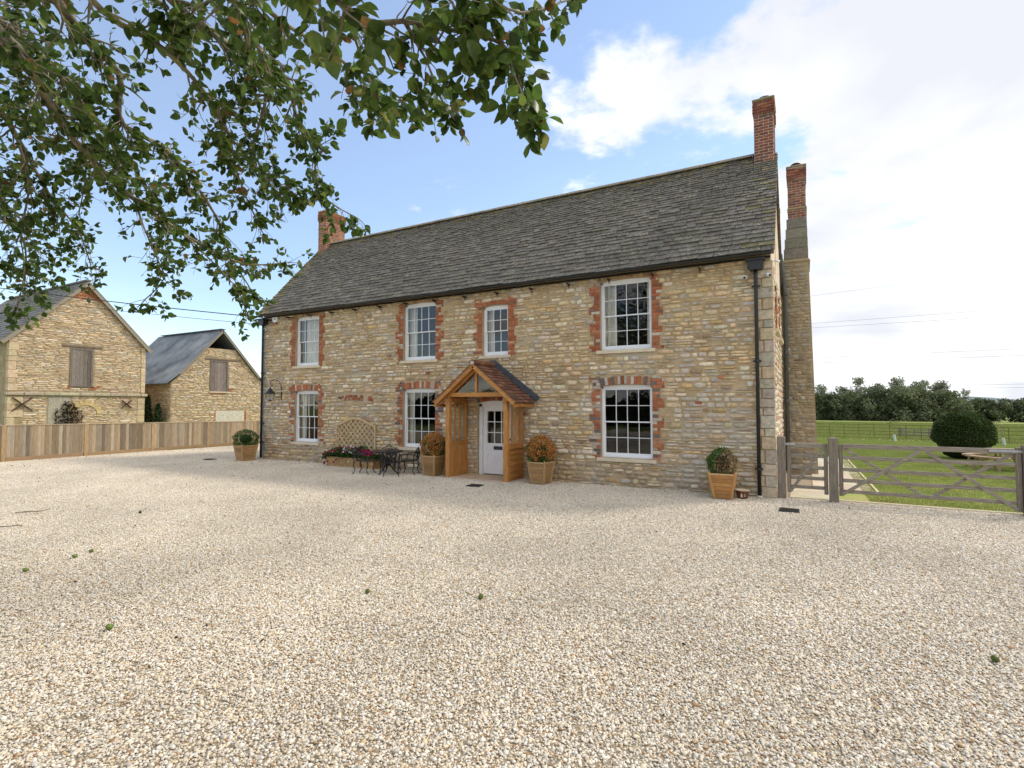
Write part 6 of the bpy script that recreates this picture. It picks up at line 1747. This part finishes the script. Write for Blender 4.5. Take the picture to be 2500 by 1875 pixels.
# ================================================================== OVERHANGING TREE
tree = thing('tree', 'broad leaved tree whose boughs hang over the yard at the top of the picture', 'tree', (11.2, -13.4, 0))
TO = np.array([11.2, -13.4, 0.0])
LIMBS = {
'B':[(11.95,-11.21,4.55),(11.86,-10.57,4.42),(11.65,-10.34,4.37),(11.43,-10.11,4.2),(11.21,-9.77,4.03),(11.1,-9.36,3.83),(11.13,-9.0,3.65),(11.14,-8.76,3.55),(11.25,-8.46,3.43),(11.34,-8.18,3.44),(11.43,-7.91,3.52)],
'A':[(11.75,-11.1,4.65),(11.07,-10.34,4.93),(10.59,-9.81,4.98),(10.19,-9.22,4.75),(9.79,-8.75,4.63),(9.56,-8.41,4.29),(9.43,-8.23,3.83)],
'C':[(12.55,-10.89,4.78),(12.16,-10.41,4.71),(11.9,-10.1,4.68),(11.67,-9.77,4.64),(11.35,-9.59,4.4),(11.21,-9.1,4.35),(10.97,-8.53,4.0),(10.74,-8.18,3.66),(10.8,-7.9,3.22)],
'D':[(13.34,-10.79,4.6),(13.12,-10.1,4.46),(13.04,-9.92,4.49),(12.91,-9.54,4.56),(12.78,-9.04,4.68),(12.53,-8.72,4.55),(12.43,-8.42,4.39),(12.24,-8.17,4.11),(12.35,-7.76,3.96)],
'E':[(13.95,-10.78,4.39),(14.03,-10.15,4.12),(14.09,-9.89,4.06),(14.16,-9.62,4.02),(14.17,-9.38,3.90)],
'F':[(14.47,-10.94,4.18),(14.91,-10.33,3.63),(15.06,-10.13,3.64),(15.25,-9.91,3.66),(15.36,-9.74,3.67),(15.36,-9.62,3.59),(15.39,-9.54,3.45)],
'G':[(14.9,-10.81,4.02),(15.29,-10.24,3.65),(15.32,-10.11,3.61),(15.31,-9.99,3.55),(15.28,-9.92,3.48)],
'H':[(15.22,-10.53,4.13),(15.38,-10.08,3.77),(15.41,-9.83,3.78),(15.48,-9.68,3.83),(15.55,-9.53,3.95)],
'I':[(11.16,-11.19,4.66),(10.62,-10.35,4.59),(10.13,-9.93,4.45),(9.64,-9.5,4.15),(9.42,-9.15,3.89),(9.19,-8.93,3.59)],
'J':[(10.69,-11.22,4.49),(9.59,-10.23,4.45),(9.19,-9.75,4.1),(8.63,-9.35,3.76),(8.11,-9.17,3.37)],
'K':[(13.99,-10.53,4.5),(13.51,-9.88,4.35),(13.25,-9.57,4.4),(12.83,-9.23,4.33),(12.28,-8.95,4.16),(11.95,-8.45,4.15),(11.81,-8.29,3.93)],
'M':[(13.2,-10.97,4.4),(12.94,-10.42,4.28),(12.94,-10.08,4.25),(12.83,-9.67,4.1),(12.56,-9.37,4.06),(12.43,-8.97,3.93),(12.36,-8.67,3.9)],
'N':[(14.77,-10.55,4.18),(14.7,-10.11,3.77),(14.56,-9.84,3.70),(14.5,-9.68,3.64)]}
LIMBS.update({
'P':[(11.13,-9.0,3.65),(11.27,-8.91,3.53),(11.38,-8.72,3.31),(11.47,-8.55,3.08),(11.54,-8.5,2.85)],
'Q':[(11.1,-9.36,3.83),(11.17,-9.31,3.56),(11.16,-9.2,3.35),(11.1,-9.1,3.14),(10.94,-9.19,2.94)],
'S':[(10.13,-9.93,4.45),(9.97,-9.77,4.07),(9.63,-9.71,3.69),(9.53,-9.64,3.29),(9.32,-9.62,2.88)],
'T':[(15.25,-9.91,3.66),(15.28,-9.62,3.77),(15.29,-9.49,3.68),(15.3,-9.42,3.56),(15.32,-9.36,3.54)],
'U':[(15.06,-10.13,3.64),(14.96,-9.85,3.67),(14.89,-9.66,3.62),(14.90,-9.56,3.55)],
'V':[(14.16,-9.62,4.02),(14.2,-9.37,4.04),(14.21,-9.16,4.02)],
'W':[(11.6,-10.03,4.46),(10.91,-9.72,4.35),(10.46,-9.5,4.19),(10.03,-9.39,3.89)],
'X':[(12.83,-9.67,4.1),(12.65,-9.43,4.04),(12.33,-9.14,3.92),(12.09,-8.81,3.71),(11.97,-8.64,3.62)]})
def catmull(P, step=0.08):
    P = np.array(P, float); out_ = []
    for i in range(len(P) - 1):
        p0, p1, p2, p3 = P[max(i - 1, 0)], P[i], P[i + 1], P[min(i + 2, len(P) - 1)]
        n_ = max(2, int(np.linalg.norm(p2 - p1) / step))
        for k in range(n_):
            t_ = k / n_
            out_.append(0.5 * ((2 * p1) + (-p0 + p2) * t_ + (2 * p0 - 5 * p1 + 4 * p2 - p3) * t_ ** 2 + (-p0 + 3 * p1 - 3 * p2 + p3) * t_ ** 3))
    out_.append(P[-1])
    return np.array(out_)
trng = random.Random(21)
twigs = MB(); LEAVES = []     # (pos, dir, up, size, colour)
LC = [((0.085, 0.145, 0.030), 32), ((0.115, 0.185, 0.040), 28), ((0.055, 0.095, 0.022), 22), ((0.17, 0.235, 0.055), 13), ((0.24, 0.13, 0.05), 2), ((0.22, 0.22, 0.07), 3)]
def rv(s=1.0): return np.array([trng.gauss(0, s), trng.gauss(0, s), trng.gauss(0, s)])
def unit(v): return v / (np.linalg.norm(v) + 1e-9)
def add_leaf(p, d, sz):
    c_ = np.array(trng.choices([a for a, _ in LC], [b for _, b in LC])[0]) * trng.uniform(0.75, 1.3)
    LEAVES.append((p, unit(d), unit(rv() + np.array([0, 0, 0.9])), sz, c_))
def twig(p, d, L, r, lvl, leafsz, dens):
    n_ = max(3, int(L / 0.05)); P_ = [p.copy()]; d = unit(d)
    for i in range(n_):
        d = unit(d + rv(0.16) + np.array([0.0, 0.0, -0.05]))
        P_.append(P_[-1] + d * L / n_)
    rad = [max(0.0018, r * (1 - 0.75 * i / n_)) for i in range(n_ + 1)]
    twigs.tube([tuple(q - TO) for q in P_], rad, 5 if lvl < 2 else 4, cap=False)
    for i in range(1, n_ + 1):
        f = i / n_
        if lvl < 2 and i > 0 and trng.random() < (0.50 if lvl == 1 else 0.62):
            dd = unit(unit(P_[i] - P_[i - 1]) * 0.7 + rv(0.75) + np.array([0, 0, -0.22]))
            twig(P_[i], dd, L * trng.uniform(0.32, 0.62) * (1.15 - 0.5 * f), rad[i] * 0.7, lvl + 1, leafsz, dens)
        if lvl >= 1 and trng.random() < dens * (0.72 if lvl == 1 else 1.1) * (0.6 + 0.6 * f):
            dd = unit(unit(P_[i] - P_[i - 1]) * 0.6 + rv(0.7) + np.array([0.35, 0.18, -0.22]))
            add_leaf(P_[i] + dd * 0.012, dd, leafsz * trng.uniform(0.55, 1.2))
    for k in range(2 if trng.random() < 0.7 * dens else 0):
        add_leaf(P_[-1], unit(d + rv(0.6) + np.array([0.1, 0, -0.3])), leafsz * trng.uniform(0.6, 1.1))
SPEC = {  # start radius, leaf size, leaf density, side shoot length, from fraction
'B': (0.047, 0.076, 0.56, .40, .15), 'A': (0.043, 0.081, 0.53, .55, .1), 'C': (0.043, 0.084, 0.54, .46, .1), 'D': (0.039, 0.085, 0.54, .42, .1), 'E': (0.027, 0.088, 0.67, .34, .2),
'F': (0.028, 0.093, 0.77, .32, .15), 'G': (0.016, 0.086, 0.77, .26, .2), 'H': (0.012, 0.080, 0.77, .22, .2), 'I': (0.039, 0.077, 0.58, .60, .1), 'J': (0.039, 0.077, 0.57, .66, .1),
'K': (0.027, 0.073, 0.56, .40, .15), 'M': (0.027, 0.076, 0.59, .42, .1), 'N': (0.016, 0.083, 0.70, .27, .2), 'P': (0.012, 0.073, 0.64, .30, .1), 'Q': (0.012, 0.076, 0.64, .32, .1),
'S': (0.014, 0.076, 0.48, .36, .1), 'T': (0.011, 0.083, 0.73, .24, .1), 'U': (0.011, 0.083, 0.73, .26, .1), 'V': (0.011, 0.079, 0.67, .26, .1), 'W': (0.017, 0.076, 0.58, .42, .1), 'X': (0.016, 0.073, 0.54, .34, .1)}
for nm, P0 in LIMBS.items():
    r0, lsz, dens, sl_, f0 = SPEC[nm]
    P_ = catmull(P0)
    P_ = P_ + np.cumsum(np.array([rv(0.004) for _ in P_]), axis=0) * 0.6
    n_ = len(P_)
    rad = [max(0.006, r0 * (1 - 0.86 * (i / (n_ - 1)) ** 0.8)) * (1 + 0.08 * math.sin(i * 1.7)) for i in range(n_)]
    MB().tube([tuple(q - TO) for q in P_], rad, 9).build('branch', 'bark', tree, True)
    acc = 0.0
    for i in range(1, n_):
        f = i / (n_ - 1)
        if f < f0: continue
        acc += np.linalg.norm(P_[i] - P_[i - 1])
        while acc > 0.048:
            acc -= 0.048
            tg = unit(P_[i] - P_[i - 1])
            dd = unit(tg * trng.uniform(0.3, 1.0) + rv(0.62) + np.array([0, 0, -0.12]))
            twig(P_[i], dd, sl_ * trng.uniform(0.35, 1.1) * (1.0 - 0.35 * f), min(rad[i] * 0.55, 0.011), 0 if sl_ > 0.38 and trng.random() < 0.5 else 1, lsz, dens)
    twig(P_[-1], P_[-1] - P_[-3], sl_ * 0.4, rad[-1], 1, lsz, dens)
twigs.build('twigs', 'bark', tree, True, kind='stuff')
# trunk and boughs out of the picture
def tb(P_, r0, r1, name='bough'):
    Q = catmull(P_, 0.25); n_ = len(Q)
    MB().tube([tuple(q - TO) for q in Q], [r0 + (r1 - r0) * i / (n_ - 1) for i in range(n_)], 12).build(name, 'bark', tree, True)
tb([(11.2, -13.4, -0.1), (11.22, -13.35, 0.5), (11.15, -13.3, 1.8), (11.25, -13.25, 3.0)], 0.34, 0.26, 'trunk')
HUB = (11.25, -13.25, 2.95)
for P_ in ([HUB, (11.7, -12.4, 4.1), (11.9, -11.2, 4.6)], [HUB, (11.4, -12.3, 4.2), (11.75, -11.1, 4.65)], [HUB, (10.9, -12.3, 4.0), (10.69, -11.2, 4.5)], [HUB, (11.0, -12.1, 4.3), (11.16, -11.19, 4.66)]):
    tb(P_, 0.13, 0.062)
tb([HUB, (12.3, -12.6, 4.2), (13.3, -11.8, 4.75), (14.2, -11.2, 4.7), (15.0, -10.8, 4.3), (15.22, -10.53, 4.13)], 0.17, 0.025)
for q in ((12.55, -10.89, 4.78), (13.34, -10.79, 4.6), (13.2, -10.97, 4.4)): tb([(12.9, -12.1, 4.55), (13.0, -11.5, 4.7), q], 0.09, 0.055)
for q in ((13.95, -10.78, 4.39), (13.99, -10.53, 4.5)): tb([(13.5, -11.65, 4.78), (13.8, -11.2, 4.7), q], 0.06, 0.034)
for q in ((14.47, -10.94, 4.18), (14.77, -10.55, 4.18), (14.9, -10.81, 4.02)): tb([(14.2, -11.2, 4.7), (14.4, -11.1, 4.5), q], 0.05, 0.03)
UP = [[HUB, (11.0, -13.2, 4.6), (10.7, -12.6, 6.5), (10.2, -11.8, 8.2)], [HUB, (11.6, -13.6, 4.8), (12.2, -13.2, 6.6), (12.8, -12.4, 8.0)], [HUB, (10.4, -13.9, 4.4), (9.2, -14.2, 5.8), (8.2, -14.0, 6.9)],
      [HUB, (11.4, -14.5, 4.4), (11.6, -15.8, 5.8), (11.8, -16.8, 6.8)], [HUB, (10.5, -12.8, 4.2), (9.2, -12.0, 5.6), (8.0, -11.2, 6.6)], [HUB, (12.4, -14.2, 4.4), (13.8, -14.6, 5.8), (15.0, -14.8, 6.6)]]
cen = []
for P_ in UP:
    tb(P_, 0.16, 0.03); Q = catmull(P_, 0.3); cen += [q for q in Q[len(Q) // 3:]]
for q in list(cen):
    for k in range(2): cen.append(q + rv(0.75))
cen = np.array(cen); n = 9000
p = cen[nr.integers(0, len(cen), n)] + nr.normal(0, 0.55, (n, 3))
# keep the high crown out of the drooping boughs' way in front
rel = p - np.array([CAMX, CAMY, CAMZ]); dep = rel @ np.array([-0.4844, 0.8740, 0.038]); p = p[(p[:, 2] > 4.6 + 0.55 * np.maximum(0, p[:, 1] + 12.2)) & (p[:, 2] > 4.0)]
cg = np.array([(0.06, 0.105, 0.022), (0.08, 0.135, 0.03), (0.045, 0.08, 0.018)])[nr.integers(0, 3, len(p))]
obj('crown', leaf_cloud(p - TO, nr.uniform(0.11, 0.17, len(p)), cg, 'crown', 'leaf'), tree, kind='stuff')

# leaves: ovate blades with a folded midrib and a curl, nearest ones as single pieces
SHAPE = [(0.0, 0.0), (0.10, 0.16), (0.26, 0.29), (0.46, 0.335), (0.66, 0.285), (0.84, 0.16), (1.0, 0.0)]
def leaf_geo(p, d, u, sz, c_):
    s_ = unit(np.cross(d, u)); u = np.cross(s_, d)
    curl = trng.uniform(-0.9, 0.9); fold = trng.uniform(0.05, 0.75); tw = trng.uniform(-0.6, 0.6); asym = trng.uniform(0.85, 1.15)
    vs = []; fs = []; wv = trng.uniform(0, 6.28); nib = trng.random() < 0.22
    for i, (t_, wd) in enumerate(SHAPE):
        a = curl * t_
        ctr = p + (d * (math.sin(a) / curl if abs(curl) > 0.05 else t_) + u * ((1 - math.cos(a)) / curl if abs(curl) > 0.05 else 0.0)) * sz
        th = tw * t_; sx = s_ * math.cos(th) + u * math.sin(th); ux = u * math.cos(th) - s_ * math.sin(th)
        rp = 0.05 * math.sin(t_ * 14 + wv)
        wl_ = wd * (asym + rp); wr_ = wd * (2 - asym - rp)
        if nib and i in (3, 4): wr_ *= trng.uniform(0.45, 0.8)
        vs += [tuple(ctr - sx * wl_ * sz + ux * wl_ * sz * fold), tuple(ctr), tuple(ctr + sx * wr_ * sz + ux * wr_ * sz * fold)]
    for i in range(len(SHAPE) - 1):
        a = 3 * i
        if i == 0: fs += [(a + 1, a + 4, a + 3), (a + 1, a + 5, a + 4)]
        elif i == len(SHAPE) - 2: fs += [(a, a + 1, a + 4), (a + 1, a + 2, a + 4)]
        else: fs += [(a, a + 1, a + 4, a + 3), (a + 1, a + 2, a + 5, a + 4)]
    return vs, fs
cp = np.array([CAMX, CAMY, CAMZ]); fw = np.array([-0.4844, 0.8740, 0.0380])
def rank(l):
    v = l[0] - cp; dp = v @ fw
    rt = v @ np.array([0.8746, 0.4848, 0]); up_ = v[2] - dp * 0.038
    vis = dp > 0.3 and abs(rt / dp) < 0.99 and abs(up_ / dp) < 0.76
    return -(l[3] / max(dp, 0.3)) if vis else 0.0
LEAVES.sort(key=rank)
rest = MB()
for i, l in enumerate(LEAVES):
    q = (l[0] - TO,) + l[1:]
    vs, fs = leaf_geo(*q)
    if i < 300: MB().add(vs, fs, tuple(l[4])).build('leaf', 'leaf', tree, True)
    else: rest.add(vs, fs, tuple(l[4]))
rest.build('leaves', 'leaf', tree, True, kind='stuff')
